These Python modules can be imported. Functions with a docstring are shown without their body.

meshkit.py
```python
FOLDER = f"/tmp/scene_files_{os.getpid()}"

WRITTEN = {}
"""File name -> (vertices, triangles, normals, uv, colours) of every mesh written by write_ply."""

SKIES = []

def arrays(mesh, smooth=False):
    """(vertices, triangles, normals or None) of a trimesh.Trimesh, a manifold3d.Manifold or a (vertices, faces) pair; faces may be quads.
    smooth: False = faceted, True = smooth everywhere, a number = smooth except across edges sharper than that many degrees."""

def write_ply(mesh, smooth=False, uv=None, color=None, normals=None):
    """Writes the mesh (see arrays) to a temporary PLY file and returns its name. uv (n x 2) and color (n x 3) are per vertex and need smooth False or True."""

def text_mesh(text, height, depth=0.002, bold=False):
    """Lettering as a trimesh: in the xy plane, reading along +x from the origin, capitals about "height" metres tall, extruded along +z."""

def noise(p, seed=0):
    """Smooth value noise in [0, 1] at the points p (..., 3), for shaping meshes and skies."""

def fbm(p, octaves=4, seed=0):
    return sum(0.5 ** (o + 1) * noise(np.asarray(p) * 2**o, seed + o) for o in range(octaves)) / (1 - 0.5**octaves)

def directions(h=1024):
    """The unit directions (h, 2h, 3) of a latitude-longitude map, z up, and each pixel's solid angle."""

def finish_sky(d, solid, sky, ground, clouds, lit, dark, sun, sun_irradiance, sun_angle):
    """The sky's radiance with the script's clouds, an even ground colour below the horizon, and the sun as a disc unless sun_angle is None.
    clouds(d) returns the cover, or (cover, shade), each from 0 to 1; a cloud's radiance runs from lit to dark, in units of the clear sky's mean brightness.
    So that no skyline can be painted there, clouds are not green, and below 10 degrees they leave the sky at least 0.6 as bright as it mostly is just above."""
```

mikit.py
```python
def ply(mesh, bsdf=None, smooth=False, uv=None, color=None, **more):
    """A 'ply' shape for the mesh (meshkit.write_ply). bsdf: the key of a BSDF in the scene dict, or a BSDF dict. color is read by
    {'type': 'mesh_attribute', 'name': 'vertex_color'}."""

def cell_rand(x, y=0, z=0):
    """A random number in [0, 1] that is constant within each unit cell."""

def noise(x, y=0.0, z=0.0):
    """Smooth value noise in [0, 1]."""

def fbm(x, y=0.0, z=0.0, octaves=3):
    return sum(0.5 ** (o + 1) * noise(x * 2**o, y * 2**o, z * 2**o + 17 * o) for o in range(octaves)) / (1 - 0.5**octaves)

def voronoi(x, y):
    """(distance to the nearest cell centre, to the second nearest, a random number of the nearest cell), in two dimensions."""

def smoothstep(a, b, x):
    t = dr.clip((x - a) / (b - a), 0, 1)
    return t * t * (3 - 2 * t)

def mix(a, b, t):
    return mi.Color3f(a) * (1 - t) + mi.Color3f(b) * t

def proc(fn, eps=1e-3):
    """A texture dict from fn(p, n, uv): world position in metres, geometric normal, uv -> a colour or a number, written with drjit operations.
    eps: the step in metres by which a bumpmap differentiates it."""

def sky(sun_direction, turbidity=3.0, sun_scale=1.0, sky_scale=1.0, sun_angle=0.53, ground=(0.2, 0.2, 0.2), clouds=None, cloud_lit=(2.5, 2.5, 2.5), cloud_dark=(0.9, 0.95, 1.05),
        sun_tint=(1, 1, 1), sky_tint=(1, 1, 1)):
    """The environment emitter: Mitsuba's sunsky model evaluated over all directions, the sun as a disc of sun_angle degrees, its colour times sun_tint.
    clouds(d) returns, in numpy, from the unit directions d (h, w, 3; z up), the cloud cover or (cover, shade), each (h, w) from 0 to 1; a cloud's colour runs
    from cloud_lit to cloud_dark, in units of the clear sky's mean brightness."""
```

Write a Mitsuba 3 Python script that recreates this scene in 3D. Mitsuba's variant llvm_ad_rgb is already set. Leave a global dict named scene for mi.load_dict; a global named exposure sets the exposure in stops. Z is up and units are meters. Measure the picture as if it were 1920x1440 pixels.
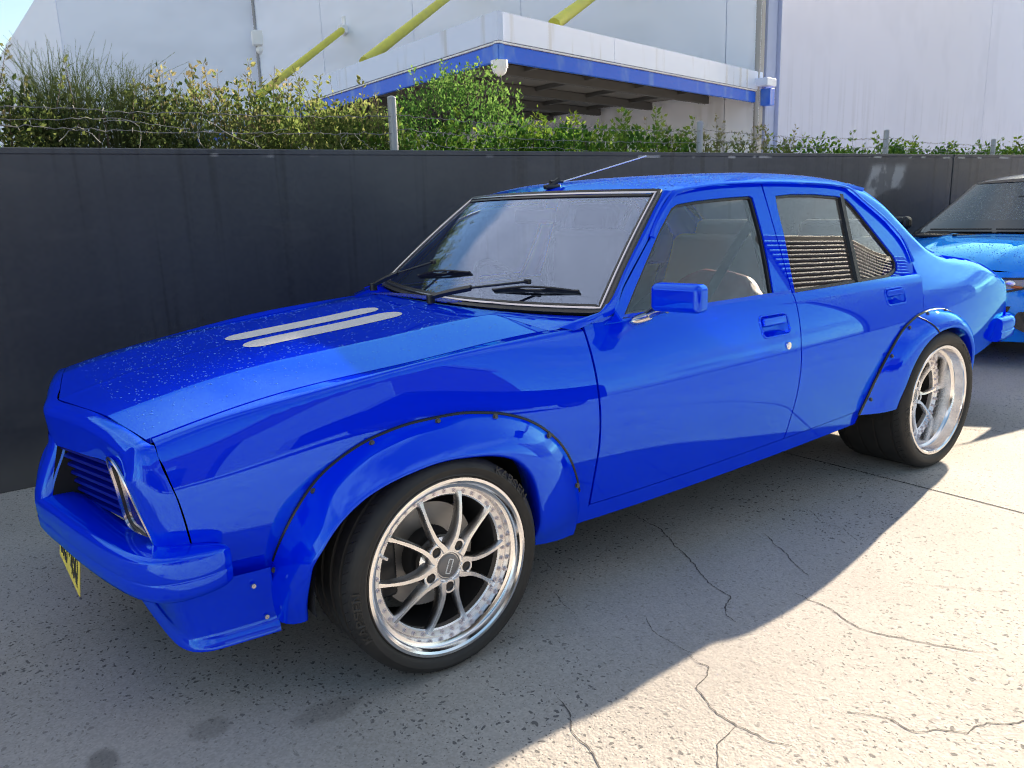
import math, numpy as np, trimesh, mitsuba as mi, drjit as dr, mikit, meshkit
import shapely, shapely.geometry as sg
from scipy.interpolate import PchipInterpolator as P, CubicSpline as CS, RectBivariateSpline as RB
from scipy.spatial import Delaunay
T = mi.ScalarTransform4f
rng = np.random.default_rng(7)

# ---------------------------------------------------------------- camera, light, exposure
CAM = np.array([-1.0329, -2.6035, 1.2615])
YAW, PITCH, ROLL, FPX = 0.62623, 0.22409, -0.03554, 1513.2
fw = np.array([math.sin(YAW)*math.cos(PITCH), math.cos(YAW)*math.cos(PITCH), -math.sin(PITCH)])
rt0 = np.array([math.cos(YAW), -math.sin(YAW), 0.0]); up0 = np.cross(rt0, fw)
up = -math.sin(ROLL)*rt0 + math.cos(ROLL)*up0
exposure = 3.7
SUN = (2.5, 0.54, 1.0)

def clouds(d):
    dz = np.maximum(d[..., 2], 0.03)
    p = np.stack([d[..., 0]/(dz+.25)*1.5+.7, d[..., 1]/(dz+.25)*1.5+14.7, d[..., 2]*1.2], -1)
    n = meshkit.fbm(p, 5, 3)
    cov = np.clip((n-.49)/.13, 0, 1)
    shade = np.clip((meshkit.fbm(p*1.7+5, 4, 9)-.42)/.3, 0, 1)*.7
    return cov*.92, shade

scene = {
    'camera': {'type': 'perspective', 'fov': math.degrees(2*math.atan(960/FPX)), 'fov_axis': 'x', 'near_clip': 0.05, 'far_clip': 2000.0,
               'to_world': T().look_at(origin=CAM.tolist(), target=(CAM+fw).tolist(), up=up.tolist())},
    'sky': mikit.sky(SUN, turbidity=3, clouds=clouds, cloud_lit=(1.75, 1.72, 1.75), cloud_dark=(.9, .94, 1.05), sky_scale=.72, sky_tint=(1.03, .97, .88), sun_tint=(1.0, 1.13, 1.46), ground=(.3, .29, .27)),
}
labels = {}

# ---------------------------------------------------------------- helpers
def ent(key, mesh, mat, smooth=30, label=None, cat=None, group=None, kind=None, uv=None, color=None):
    k = key; n = 0
    while k in scene:
        n += 1; k = f'{key}_{n:03d}'
    scene[k] = mikit.ply(mesh, mat, smooth, uv=uv, color=color)
    tag(k, label, cat, group, kind)
    return k
def tag(k, label=None, cat=None, group=None, kind=None):
    e = {a: b for a, b in (('label', label), ('category', cat), ('group', group), ('kind', kind)) if b}
    if e: labels[k] = e
def fresh(key):
    k = key; n = 0
    while any(q == k or q.startswith(k+'__') for q in scene):
        n += 1; k = f'{key}_{n:03d}'
    return k
def cat(*ms): return trimesh.util.concatenate([m for m in ms if m is not None])
def tm(v, f): 
    f = np.asarray(f)
    if f.shape[1] == 4: f = np.vstack([f[:, [0, 1, 2]], f[:, [0, 2, 3]]])
    return trimesh.Trimesh(np.asarray(v, float), f, process=False)
def flipy(m):
    return tm(np.asarray(m.vertices)*[1, -1, 1], np.asarray(m.faces)[:, ::-1])
def box(c, s, bev=0.0, R=None):
    if bev <= 0:
        m = trimesh.creation.box(s)
    else:
        h = np.array(s)/2; b = min(bev, *(h*.95)); pts = []
        for sx in (-1, 1):
            for sy in (-1, 1):
                for sz in (-1, 1):
                    q = np.array([sx, sy, sz]); 
                    for a in range(3):
                        w = h-b; w = w.copy(); w[a] = h[a]; pts.append(q*w)
        m = trimesh.convex.convex_hull(np.array(pts))
    v = np.asarray(m.vertices)
    if R is not None: v = v@np.asarray(R).T
    return tm(v+np.asarray(c), m.faces)
def rbox(c, s, r, R=None, n=3):
    """box with rounded edges (hull of spheres)"""
    h = np.maximum(np.array(s)/2-r, 1e-4); sp = trimesh.creation.icosphere(subdivisions=n-1, radius=r).vertices
    pts = np.vstack([sp+h*np.array(q) for q in np.ndindex(2, 2, 2) for q in [np.array(q)*2-1]])
    m = trimesh.convex.convex_hull(pts); v = np.asarray(m.vertices)
    if R is not None: v = v@np.asarray(R).T
    return tm(v+np.asarray(c), m.faces)
def rotz(a): c, s = math.cos(a), math.sin(a); return np.array([[c, -s, 0], [s, c, 0], [0, 0, 1.]])
def roty(a): c, s = math.cos(a), math.sin(a); return np.array([[c, 0, s], [0, 1, 0], [-s, 0, c]])
def rotx(a): c, s = math.cos(a), math.sin(a); return np.array([[1, 0, 0], [0, c, -s], [0, s, c]])
def grid_mesh(G, closed_u=False, closed_v=False):
    G = np.asarray(G, float); n, m = G.shape[:2]; idx = np.arange(n*m).reshape(n, m)
    a = idx if closed_u else idx[:-1]; b = np.roll(idx, -1, 0) if closed_u else idx[1:]
    if closed_v: q = np.stack([a, b, np.roll(b, -1, 1), np.roll(a, -1, 1)], -1)
    else: q = np.stack([a[:, :-1], b[:, :-1], b[:, 1:], a[:, 1:]], -1)
    return tm(G.reshape(-1, 3), q.reshape(-1, 4))
def orient(m, d):
    """flip so that the average normal points along d"""
    v, f = np.asarray(m.vertices), np.asarray(m.faces)
    n = np.cross(v[f[:, 1]]-v[f[:, 0]], v[f[:, 2]]-v[f[:, 0]]).sum(0)
    return m if n@np.asarray(d) >= 0 else tm(v, f[:, ::-1])
def tube(pts, r, sides=8, cap=True):
    p = np.asarray(pts, float); t = np.gradient(p, axis=0); t /= np.linalg.norm(t, axis=1, keepdims=True)+1e-12
    ref = np.array([0, 0, 1.]) if abs(t[:, 2]).mean() < .8 else np.array([1., 0, 0])
    a = np.cross(t, ref); a /= np.linalg.norm(a, axis=1, keepdims=True)+1e-12; b = np.cross(t, a)
    g = np.arange(sides)*2*np.pi/sides; r = np.broadcast_to(r, (len(p),))
    G = p[:, None]+r[:, None, None]*(np.cos(g)[None, :, None]*a[:, None]+np.sin(g)[None, :, None]*b[:, None])
    m = grid_mesh(G, closed_v=True)
    m = tm(m.vertices, np.asarray(m.faces)[:, ::-1])
    if cap:
        v, f = list(m.vertices), list(m.faces); n = len(p)
        for e, o in ((0, 1), (n-1, -1)):
            v.append(p[e]); c = len(v)-1
            for j in range(sides):
                q = [e*sides+j, e*sides+(j+1) % sides, c]
                f.append(q if o > 0 else q[::-1])
        m = tm(v, f)
    return m
def spline(pts, n, closed=False):
    p = np.asarray(pts, float); 
    if closed: p = np.vstack([p, p[:1]])
    d = np.r_[0, np.cumsum(np.linalg.norm(np.diff(p, axis=0), axis=1))]
    c = CS(d, p, bc_type='periodic') if closed else P(d, p)
    return c(np.linspace(0, d[-1], n, endpoint=not closed))
def polyline(pts, n):
    p = np.asarray(pts, float); d = np.r_[0, np.cumsum(np.linalg.norm(np.diff(p, axis=0), axis=1))]
    t = np.linspace(0, d[-1], n); return np.stack([np.interp(t, d, p[:, k]) for k in range(p.shape[1])], 1)
def sweep(path, sec, up=(0, 0, 1), scale=None, closed=False, cap=True):
    """sec: closed polygon (k,2) in (side, up) of the path frame; scale (n,2)"""
    p = np.asarray(path, float); n = len(p)
    t = (np.roll(p, -1, 0)-np.roll(p, 1, 0)) if closed else np.gradient(p, axis=0)
    t /= np.linalg.norm(t, axis=1, keepdims=True)+1e-12
    up = np.broadcast_to(np.asarray(up, float), p.shape)
    s = np.cross(t, up); s /= np.linalg.norm(s, axis=1, keepdims=True)+1e-12; u = np.cross(s, t)
    sc = np.ones((n, 2)) if scale is None else np.asarray(scale, float)
    sec = np.asarray(sec, float)
    G = p[:, None]+(sec[None, :, 0]*sc[:, :1])[..., None]*s[:, None]+(sec[None, :, 1]*sc[:, 1:])[..., None]*u[:, None]
    m = grid_mesh(G, closed_u=closed, closed_v=True); v, f = np.asarray(m.vertices), np.asarray(m.faces)
    if cap and not closed:
        k = len(sec); v = np.vstack([v, p[:1], p[-1:]])
        add = [[j, (j+1) % k, len(v)-2][::-1] for j in range(k)]+[[(n-1)*k+j, (n-1)*k+(j+1) % k, len(v)-1] for j in range(k)]
        f = np.vstack([f, [a[::-1] for a in add]])
    m = tm(v, f)
    try:
        if m.volume < 0: m = tm(v, f[:, ::-1])
    except Exception: pass
    return m
def lathe(prof, n=96):
    """prof (k,2): radius, axial; axis = y (axial along -y = outward)"""
    prof = np.asarray(prof, float); a = np.arange(n)*2*np.pi/n
    G = np.stack([prof[None, :, 0]*np.cos(a)[:, None], np.broadcast_to(-prof[None, :, 1], (n, len(prof))), prof[None, :, 0]*np.sin(a)[:, None]], -1)
    return grid_mesh(G, closed_u=True)
def resample_ring(c, step):
    p = np.asarray(c)[:-1]; out = []
    for a, b in zip(p, np.roll(p, -1, 0)):
        k = max(1, int(round(np.linalg.norm(b-a)/step)))
        out += [a+(b-a)*i/k for i in range(k)]
    return np.array(out)
def panel(poly, fmap, step, depth=.012, out=(0, -1, 0), inset=0.0):
    """poly (shapely or list) in 2-D mapped to 3-D by fmap((n,2)) -> (n,3); edges turned in by depth"""
    poly = poly if hasattr(poly, 'exterior') else sg.Polygon(poly)
    poly = poly.buffer(0)
    if inset: poly = poly.buffer(-inset, join_style=2)
    if poly.geom_type != 'Polygon': poly = max(poly.geoms, key=lambda g: g.area)
    rings = [resample_ring(r.coords, step*.7) for r in [poly.exterior, *poly.interiors]]
    x0, y0, x1, y1 = poly.bounds
    gx, gy = np.meshgrid(np.arange(x0, x1, step), np.arange(y0, y1, step)); gp = np.stack([gx.ravel(), gy.ravel()], 1)
    gp[:, 0] += (np.round((gp[:, 1]-y0)/step) % 2)*step*.5
    inner = poly.buffer(-.45*step)
    gp = gp[shapely.contains_xy(inner, gp[:, 0], gp[:, 1])]
    pts = np.vstack(rings+[gp])
    tri = Delaunay(pts).simplices
    c = pts[tri].mean(1); ar = np.abs(np.cross(pts[tri[:, 1]]-pts[tri[:, 0]], pts[tri[:, 2]]-pts[tri[:, 0]]))
    tri = tri[shapely.contains_xy(poly, c[:, 0], c[:, 1]) & (ar > 1e-9)]
    v = np.asarray(fmap(pts), float)
    m = orient(tm(v, tri), out); tri = np.asarray(m.faces)
    if depth > 0:
        fn = np.cross(v[tri[:, 1]]-v[tri[:, 0]], v[tri[:, 2]]-v[tri[:, 0]]); vn = np.zeros_like(v)
        for k in range(3): np.add.at(vn, tri[:, k], fn)
        vn /= np.linalg.norm(vn, axis=1, keepdims=True)+1e-12
        # boundary edges
        e = np.vstack([tri[:, [0, 1]], tri[:, [1, 2]], tri[:, [2, 0]]]); key = np.sort(e, 1)
        _, inv, cnt = np.unique(key, axis=0, return_inverse=True, return_counts=True)
        be = e[cnt[inv.ravel()] == 1]
        ids = np.unique(be); mp = -np.ones(len(v), int)
        # small round-over then wall
        v1 = v[ids]-vn[ids]*depth; mp[ids] = np.arange(len(ids))+len(v)
        v = np.vstack([v, v1])
        tri = np.vstack([tri, np.stack([be[:, 1], be[:, 0], mp[be[:, 0]]], 1), np.stack([be[:, 1], mp[be[:, 0]], mp[be[:, 1]]], 1)])
    return tm(v, tri)

# ---------------------------------------------------------------- materials
def rgb(*c): return {'type': 'rgb', 'value': list(c)}
def mat(name, d, two=True):
    scene[name] = {'type': 'twosided', 'b': d} if two else d
def princ(c, rough=.5, metal=0.0, **k):
    return {'type': 'principled', 'base_color': c if isinstance(c, dict) else rgb(*c), 'roughness': rough, 'metallic': metal, **k}
mat('m_paint', {'type': 'plastic', 'diffuse_reflectance': rgb(.0002, .019, .86), 'int_ior': 1.95, 'specular_reflectance': rgb(.30, .90, 1.0), 'nonlinear': False})
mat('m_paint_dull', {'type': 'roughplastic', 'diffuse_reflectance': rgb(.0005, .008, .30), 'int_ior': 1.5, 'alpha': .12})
mat('m_black', princ((.012, .012, .013), .35))
mat('m_matte', princ((.01, .01, .011), .85))
mat('m_rubber', princ((.016, .016, .017), .6))
mat('m_chrome', {'type': 'roughconductor', 'material': 'Cr', 'alpha': .06})
mat('m_polish', {'type': 'roughconductor', 'material': 'Al', 'alpha': .035})
mat('m_brushed', {'type': 'roughconductor', 'material': 'Al', 'alpha': .22})
mat('m_bolt', princ((.10, .10, .105), .4, .7))
mat('m_steel', {'type': 'roughconductor', 'material': 'Cr', 'alpha': .3})
mat('m_cap', princ((.2, .2, .21), .45, .6))
mat('m_galv', princ((.34, .36, .38), .5, .3))
scene['m_glass'] = {'type': 'thindielectric', 'int_ior': 1.55, 'specular_transmittance': rgb(.78, .80, .79)}
scene['m_lens'] = {'type': 'thindielectric', 'int_ior': 1.35}
scene['m_screen'] = {'type': 'thindielectric', 'int_ior': 2.6, 'specular_transmittance': rgb(.42, .47, .54), 'specular_reflectance': rgb(.60, .72, 1.0)}
scene['m_darkglass'] = {'type': 'twosided', 'b': {'type': 'plastic', 'diffuse_reflectance': rgb(.012, .014, .016), 'int_ior': 1.6}}

def t_ground(p, n, uv):
    x, y = p.x, p.y
    big = mikit.fbm(x*.55+3, y*.55+9, 1.3, 4); mid = mikit.fbm(x*3.1, y*3.1, 4.2, 4); fine = mikit.noise(x*190, y*190, 1.)
    v = .345+.10*(big-.5)+.10*(mid-.5)+.09*(fine-.5)
    col = mikit.mix((.0, .0, .0), (1.04, .968, .895), v)
    # exposed dark aggregate chips, uneven in size and spacing
    wx = x+.016*(mikit.noise(x*38, y*38, 7.)-.5)+.006*(mikit.noise(x*120, y*120, 2.)-.5); wy = y+.016*(mikit.noise(x*38, y*38, 3.)-.5)+.006*(mikit.noise(x*120, y*120, 5.)-.5)
    d1, d2, r = mikit.voronoi(wx*78, wy*64)
    chip = 1-mikit.smoothstep(.75, 1.2, d1/(.05+.34*dr.square(dr.clip((r-.5)/.5, 0, 1))+1e-3))
    chip = dr.select(r > .5, chip, 0.0)
    d1b, d2b, rb = mikit.voronoi(wx*118+7, wy*118+2)
    chip2 = dr.select((rb > .66) & (d1b < .12+.5*(rb-.66)), .75, 0.0)
    amt = mikit.smoothstep(.32, .60, mikit.fbm(x*1.1+1, y*1.1+4, 8., 4))*.6+.4
    col = mikit.mix(col, (.125, .12, .118), dr.maximum(chip*amt, chip2*.55*amt))
    # oil stains
    def stain(cx, cy, rx, ry, k):
        q = dr.sqrt(dr.square((x-cx)/rx)+dr.square((y-cy)/ry))+.5*(mikit.fbm(x*9, y*9, k, 3)-.5)
        return 1-mikit.smoothstep(.55, 1.1, q)
    s = dr.maximum(dr.maximum(stain(-.75, -1.06, .055, .10, 2.)*.55, stain(-1.0, -.93, .06, .09, 5.)*.6), dr.maximum(stain(-.86, -.66, .04, .06, 8.)*.5, dr.maximum(stain(-.36, -.82, .10, .05, 3.)*.3, stain(-.62, -.70, .06, .05, 1.)*.3)))
    col = mikit.mix(col, (.05, .047, .042), s)
    return col
def t_ground_bump(p, n, uv):
    x, y = p.x, p.y
    d1, d2, r = mikit.voronoi(x*58, y*58)
    return .6*mikit.fbm(x*70, y*70, 2., 3)+.4*mikit.noise(x*260, y*260, 1.)
mat('m_ground', {'type': 'bumpmap', 'tex': mikit.proc(t_ground_bump, .0015), 'scale': .0022, 'b': princ(mikit.proc(t_ground), .82, specular=.3)})
mat('m_joint', princ((.03, .028, .027), .9))
mat('m_crack', princ((.10, .092, .088), .9))

def t_wall(p, n, uv):
    x, z = p.x, p.z
    f = mikit.fbm(x*1.4, z*1.4, 2., 4); st = mikit.fbm(x*14, z*.7, 5., 3); g = mikit.noise(x*60, z*60, 1.)
    base = mikit.mix((.018, .022, .034), (.040, .045, .062), .6*f+.4*st)
    base = mikit.mix(base, (.07, .07, .08), .25*mikit.smoothstep(.62, .8, mikit.fbm(x*3, z*9, 8., 3)))
    base = mikit.mix(base, (.085, .09, .10), .55*mikit.smoothstep(.45, .78, mikit.fbm(x*.7+2, z*1.1, 11., 5)))
    base = mikit.mix(base, (.11, .105, .10), .7*mikit.smoothstep(.30, .02, z+.12*(mikit.fbm(x*5, z*3, 9., 3)-.5)))
    base = mikit.mix(base, (.012, .014, .02), .55*mikit.smoothstep(.60, .78, mikit.fbm(x*18, z*.5, 15., 3)))
    base = mikit.mix(base, (.09, .09, .095), .12*g)
    # scuffed, faded patch on the far panel
    q = mikit.smoothstep(0., .10, x-6.33+.35*(1.5-z))*mikit.smoothstep(0., .12, 7.05-x-.1*(1.45-z))*mikit.smoothstep(0., .05, z-1.20+.15*(6.6-x)+.04*mikit.fbm(x*9, z*9, 3., 2))*mikit.smoothstep(0., .08, 1.50-z)
    base = mikit.mix(base, (.30, .30, .31), q*(.25+.75*mikit.smoothstep(.38, .62, mikit.fbm(x*7, z*7, 6., 4))))
    # line of old cobweb and flaking along the top lip
    w = mikit.smoothstep(.012, .004, dr.abs(z-1.535-.006*(mikit.noise(x*7, 1., 1.)-.5)))*mikit.smoothstep(.62, .75, mikit.fbm(x*6, 2., 4., 3))
    base = mikit.mix(base, (.42, .42, .42), w*.8)
    return base
mat('m_wall', {'type': 'bumpmap', 'tex': mikit.proc(lambda p, n, uv: mikit.fbm(p.x*40, p.z*40, 2., 3), .004), 'scale': .0015, 'b': princ(mikit.proc(t_wall), .42, specular=.5)})

def t_bld(p, n, uv):
    s = p.x*.8+p.y*.6
    st = mikit.fbm(s*5, p.z*.22, 1., 4); f = mikit.fbm(s*.5, p.z*.5, 3., 4)
    v = mikit.mix((.74, .78, .90), (.62, .66, .77), mikit.smoothstep(.45, .75, f)*.6)
    v = mikit.mix(v, (.36, .36, .34), mikit.smoothstep(.56, .78, st)*mikit.smoothstep(6., 2.2, p.z)*.5)
    return v
mat('m_bld', princ(mikit.proc(t_bld), .6))
mat('m_bld_b', princ(mikit.proc(lambda p, n, uv: mikit.mix(t_bld(p, n, uv), (.165, .235, .47), .66)), .6))
mat('m_bld_warm', princ((.56, .53, .47), .7))
mat('m_fascia', princ(mikit.proc(lambda p, n, uv: mikit.mix((.54, .61, .79), (.40, .40, .42), mikit.smoothstep(.6, .85, mikit.fbm((p.x+p.y)*4, p.z*.5, 2., 4))*.6)), .4))
mat('m_blueband', princ(mikit.proc(lambda p, n, uv: mikit.mix((.006, .10, .66), (.10, .22, .62), mikit.smoothstep(.55, .9, mikit.fbm((p.x+p.y)*2.4, p.z*1.3, 4., 4)))), .45))
mat('m_soffit', princ((.16, .155, .15), .8))
mat('m_beam', princ((.10, .10, .10), .7))
mat('m_yellow', princ(mikit.proc(lambda p, n, uv: mikit.mix((.66, .60, .03), (.50, .47, .07), mikit.fbm(p.x*3, p.y*3, p.z*3, 3))), .5))
mat('m_white', princ((.72, .73, .74), .4))
mat('m_grey', princ((.30, .30, .31), .5))
mat('m_plate', princ((.82, .66, .10), .45))
mat('m_vent', princ(mikit.proc(lambda p, n, uv: mikit.mix((.48, .45, .45), (.60, .565, .565), mikit.noise(p.x*240, p.y*240, 1.))), .6))
mat('m_seat', princ((.20, .195, .17), .85))
mat('m_seatdark', princ((.035, .034, .033), .8))
mat('m_maroon', princ(mikit.proc(lambda p, n, uv: mikit.mix((.15, .022, .026), (.26, .06, .065), mikit.fbm(p.x*22, p.y*22, p.z*22, 4))), .5))
mat('m_cowl', princ(mikit.proc(lambda p, n, uv: mikit.mix((.002, .03, .5), (.002, .008, .05), dr.select((mikit.voronoi(p.x*0+dr.floor(p.x*110)*0+p.x*110, p.y*110)[0] < .36), 1.0, 0.0))), .3, clearcoat=1.0))
mat('m_disc', princ((.26, .255, .25), .38, .85))
mat('m_led', princ((.85, .85, .85), .2))
mat('m_amber', princ((.55, .16, .03), .25))
def t_tyre(p, n, uv):
    return mikit.mix((.016, .016, .017), (.045, .044, .042), .5*mikit.fbm(p.x*16, p.y*16, p.z*16, 4))
mat('m_tyre', princ(mikit.proc(t_tyre), .58, specular=.4))
mat('m_tyretext', princ((.022, .022, .022), .55))
mat('m_paint2', {'type': 'plastic', 'diffuse_reflectance': rgb(.003, .20, .88), 'int_ior': 1.75, 'specular_reflectance': rgb(.4, .95, 1.0), 'nonlinear': False})
for nm, c in (('m_leaf', None),):
    scene[nm] = {'type': 'principledthin', 'base_color': {'type': 'mesh_attribute', 'name': 'vertex_color'}, 'roughness': .42, 'diff_trans': 1.15, 'spec_trans': 0.0, 'eta': 1.4}
mat('m_stem', princ((.10, .075, .05), .9))
mat('m_wire', princ((.20, .20, .20), .6, .3))

# ---------------------------------------------------------------- setting: ground
gv = []
gx = np.concatenate([[-160, -60, -25, -12], np.linspace(-6, 12, 73), [20, 40, 90, 220]]); gy = np.concatenate([[-160, -60, -25, -12], np.linspace(-7, 5, 49), [12, 30, 80, 260]])
X, Y = np.meshgrid(gx, gy, indexing='ij')
ent('ground', orient(grid_mesh(np.stack([X, Y, 0*X], -1)), (0, 0, 1)), 'm_ground', True, 'speckled grey concrete paving with fine cracks under the cars', kind='structure')
def strip(pts, w, jit=0.0, seed=0, z=.0015):
    r = np.random.default_rng(seed); p = np.asarray(pts, float)
    L = np.linalg.norm(np.diff(p, axis=0), axis=1).sum(); n = max(3, int(L/.012))
    q = polyline(p, n); t = np.gradient(q, axis=0); t /= np.linalg.norm(t, axis=1, keepdims=True); nn = np.stack([-t[:, 1], t[:, 0]], 1)
    if jit:
        a = r.normal(size=n); k = np.exp(-np.arange(-9, 10)**2/12.); k /= k.sum(); b = np.convolve(np.pad(a, 9, mode='edge'), k, 'valid')
        q = q+nn*(b*jit*2.2+a*jit*.25)[:, None]
    ww = w*(np.ones(n) if not jit else (.45+.9*np.clip(r.normal(.5, .3, n), 0, 1.4)))*.5
    if jit: ww *= np.clip(np.minimum(np.linspace(0, 8, n), np.linspace(8, 0, n))+.25, .25, 1)
    G = np.stack([np.c_[q-nn*ww[:, None], np.full(n, z)], np.c_[q+nn*ww[:, None], np.full(n, z)]], 1)
    return orient(grid_mesh(G), (0, 0, 1))
ent('ground__expansion_joint', strip([(2.24, .9), (2.295, -1.2), (2.31, -6)], .007), 'm_joint', False)
ent('ground__expansion_joint', strip([(7.6, 1.7), (7.65, -6)], .007), 'm_joint', False)
CRACKS = [] # filled below
CRACKS = [([(1.163, -0.326), (1.132, -0.536), (1.075, -0.672), (1.002, -0.820), (0.931, -0.948), (0.901, -1.094), (0.791, -1.156), (0.769, -1.200)], 0.0055),
  ([(1.392, -0.850), (1.330, -0.954), (1.243, -1.082), (1.201, -1.162)], 0.0050),
  ([(1.072, -1.201), (1.075, -1.294), (1.043, -1.387), (1.028, -1.456), (1.051, -1.532), (1.098, -1.616), (1.141, -1.698), (1.174, -1.753)], 0.0055),
  ([(0.534, -1.231), (0.539, -1.303), (0.479, -1.336), (0.438, -1.348), (0.409, -1.413), (0.394, -1.476), (0.399, -1.528), (0.411, -1.588), (0.435, -1.644)], 0.0045),
  ([(0.388, -1.498), (0.304, -1.527), (0.239, -1.580), (0.166, -1.648)], 0.0035),
  ([(0.133, -1.144), (0.106, -1.223), (0.074, -1.277), (0.066, -1.334), (0.045, -1.412), (-0.011, -1.507)], 0.0045),
  ([(0.631, -1.637), (0.682, -1.684), (0.701, -1.734), (0.692, -1.792), (0.751, -1.819), (0.783, -1.865), (0.862, -1.883), (0.899, -1.921), (1.029, -1.974)], 0.0045),
  ([(-1.073, -0.017), (-0.998, 0.017), (-0.866, 0.021), (-0.744, 0.042)], 0.0020),
  ([(0.482, -0.693), (0.447, -0.802), (0.446, -0.867)], 0.0025),
  ([(0.597, -0.993), (0.540, -1.145), (0.546, -1.241)], 0.0022),
  ([(1.717, -0.813), (1.652, -0.905), (1.659, -1.014), (1.592, -1.119)], 0.0035),
  ([(1.389, -1.362), (1.474, -1.492), (1.611, -1.656)], 0.0020),
  ([(3.096, -0.300), (3.238, -0.580), (3.396, -0.933)], 0.0040)]
for i, (pts, w) in enumerate(CRACKS):
    ent('ground__crack', strip(pts, w*.72, .006, 40+i), 'm_crack', False)

# ---------------------------------------------------------------- boundary wall
WY = 1.73
for i, (a, b) in enumerate(((-9.0, 7.925), (7.94, 22.0))):
    m = cat(box(((a+b)/2, WY+.075, .78), (b-a, .15, 1.565), .006), box(((a+b)/2, WY+.073, 1.545+.008), (b-a-.01, .156, .03), .004))
    ent('boundary_wall__wall_panel', m, 'm_wall', 25)
tag('boundary_wall', 'long dark charcoal painted wall behind the parked blue cars', 'wall')

# ---------------------------------------------------------------- warehouse with canopy behind the wall
def azd(a): return np.array([math.sin(math.radians(a)), math.cos(math.radians(a)), 0.])
K = np.array([7.733, 9.568, 0.]); dr_, dl_ = azd(76), azd(1.5)
Rr = K+dr_*11.3; Lw = azd(-15)
def wallseg(a, b, z0, z1, th=.25, ztop_b=None):
    """upright slab from a to b (its outer face on the line), thickness to the left of a->b"""
    a, b = np.array(a, float), np.array(b, float); d = (b-a)/np.linalg.norm(b-a); n = np.array([-d[1], d[0]])*th
    zt = z1 if ztop_b is None else ztop_b
    v = [[*a, z0], [*b, z0], [*(b+n), z0], [*(a+n), z0], [*a, z1], [*b, zt], [*(b+n), zt], [*(a+n), z1]]
    f = [[0, 1, 5, 4], [1, 2, 6, 5], [2, 3, 7, 6], [3, 0, 4, 7], [4, 5, 6, 7], [3, 2, 1, 0]]
    return tm(v, f)
Wa = Rr[:2]; 
def wpt(t): return Wa+Lw[:2]*t
TB = 22.93; Bc = wpt(TB)                       # outer corner with the conduit
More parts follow.
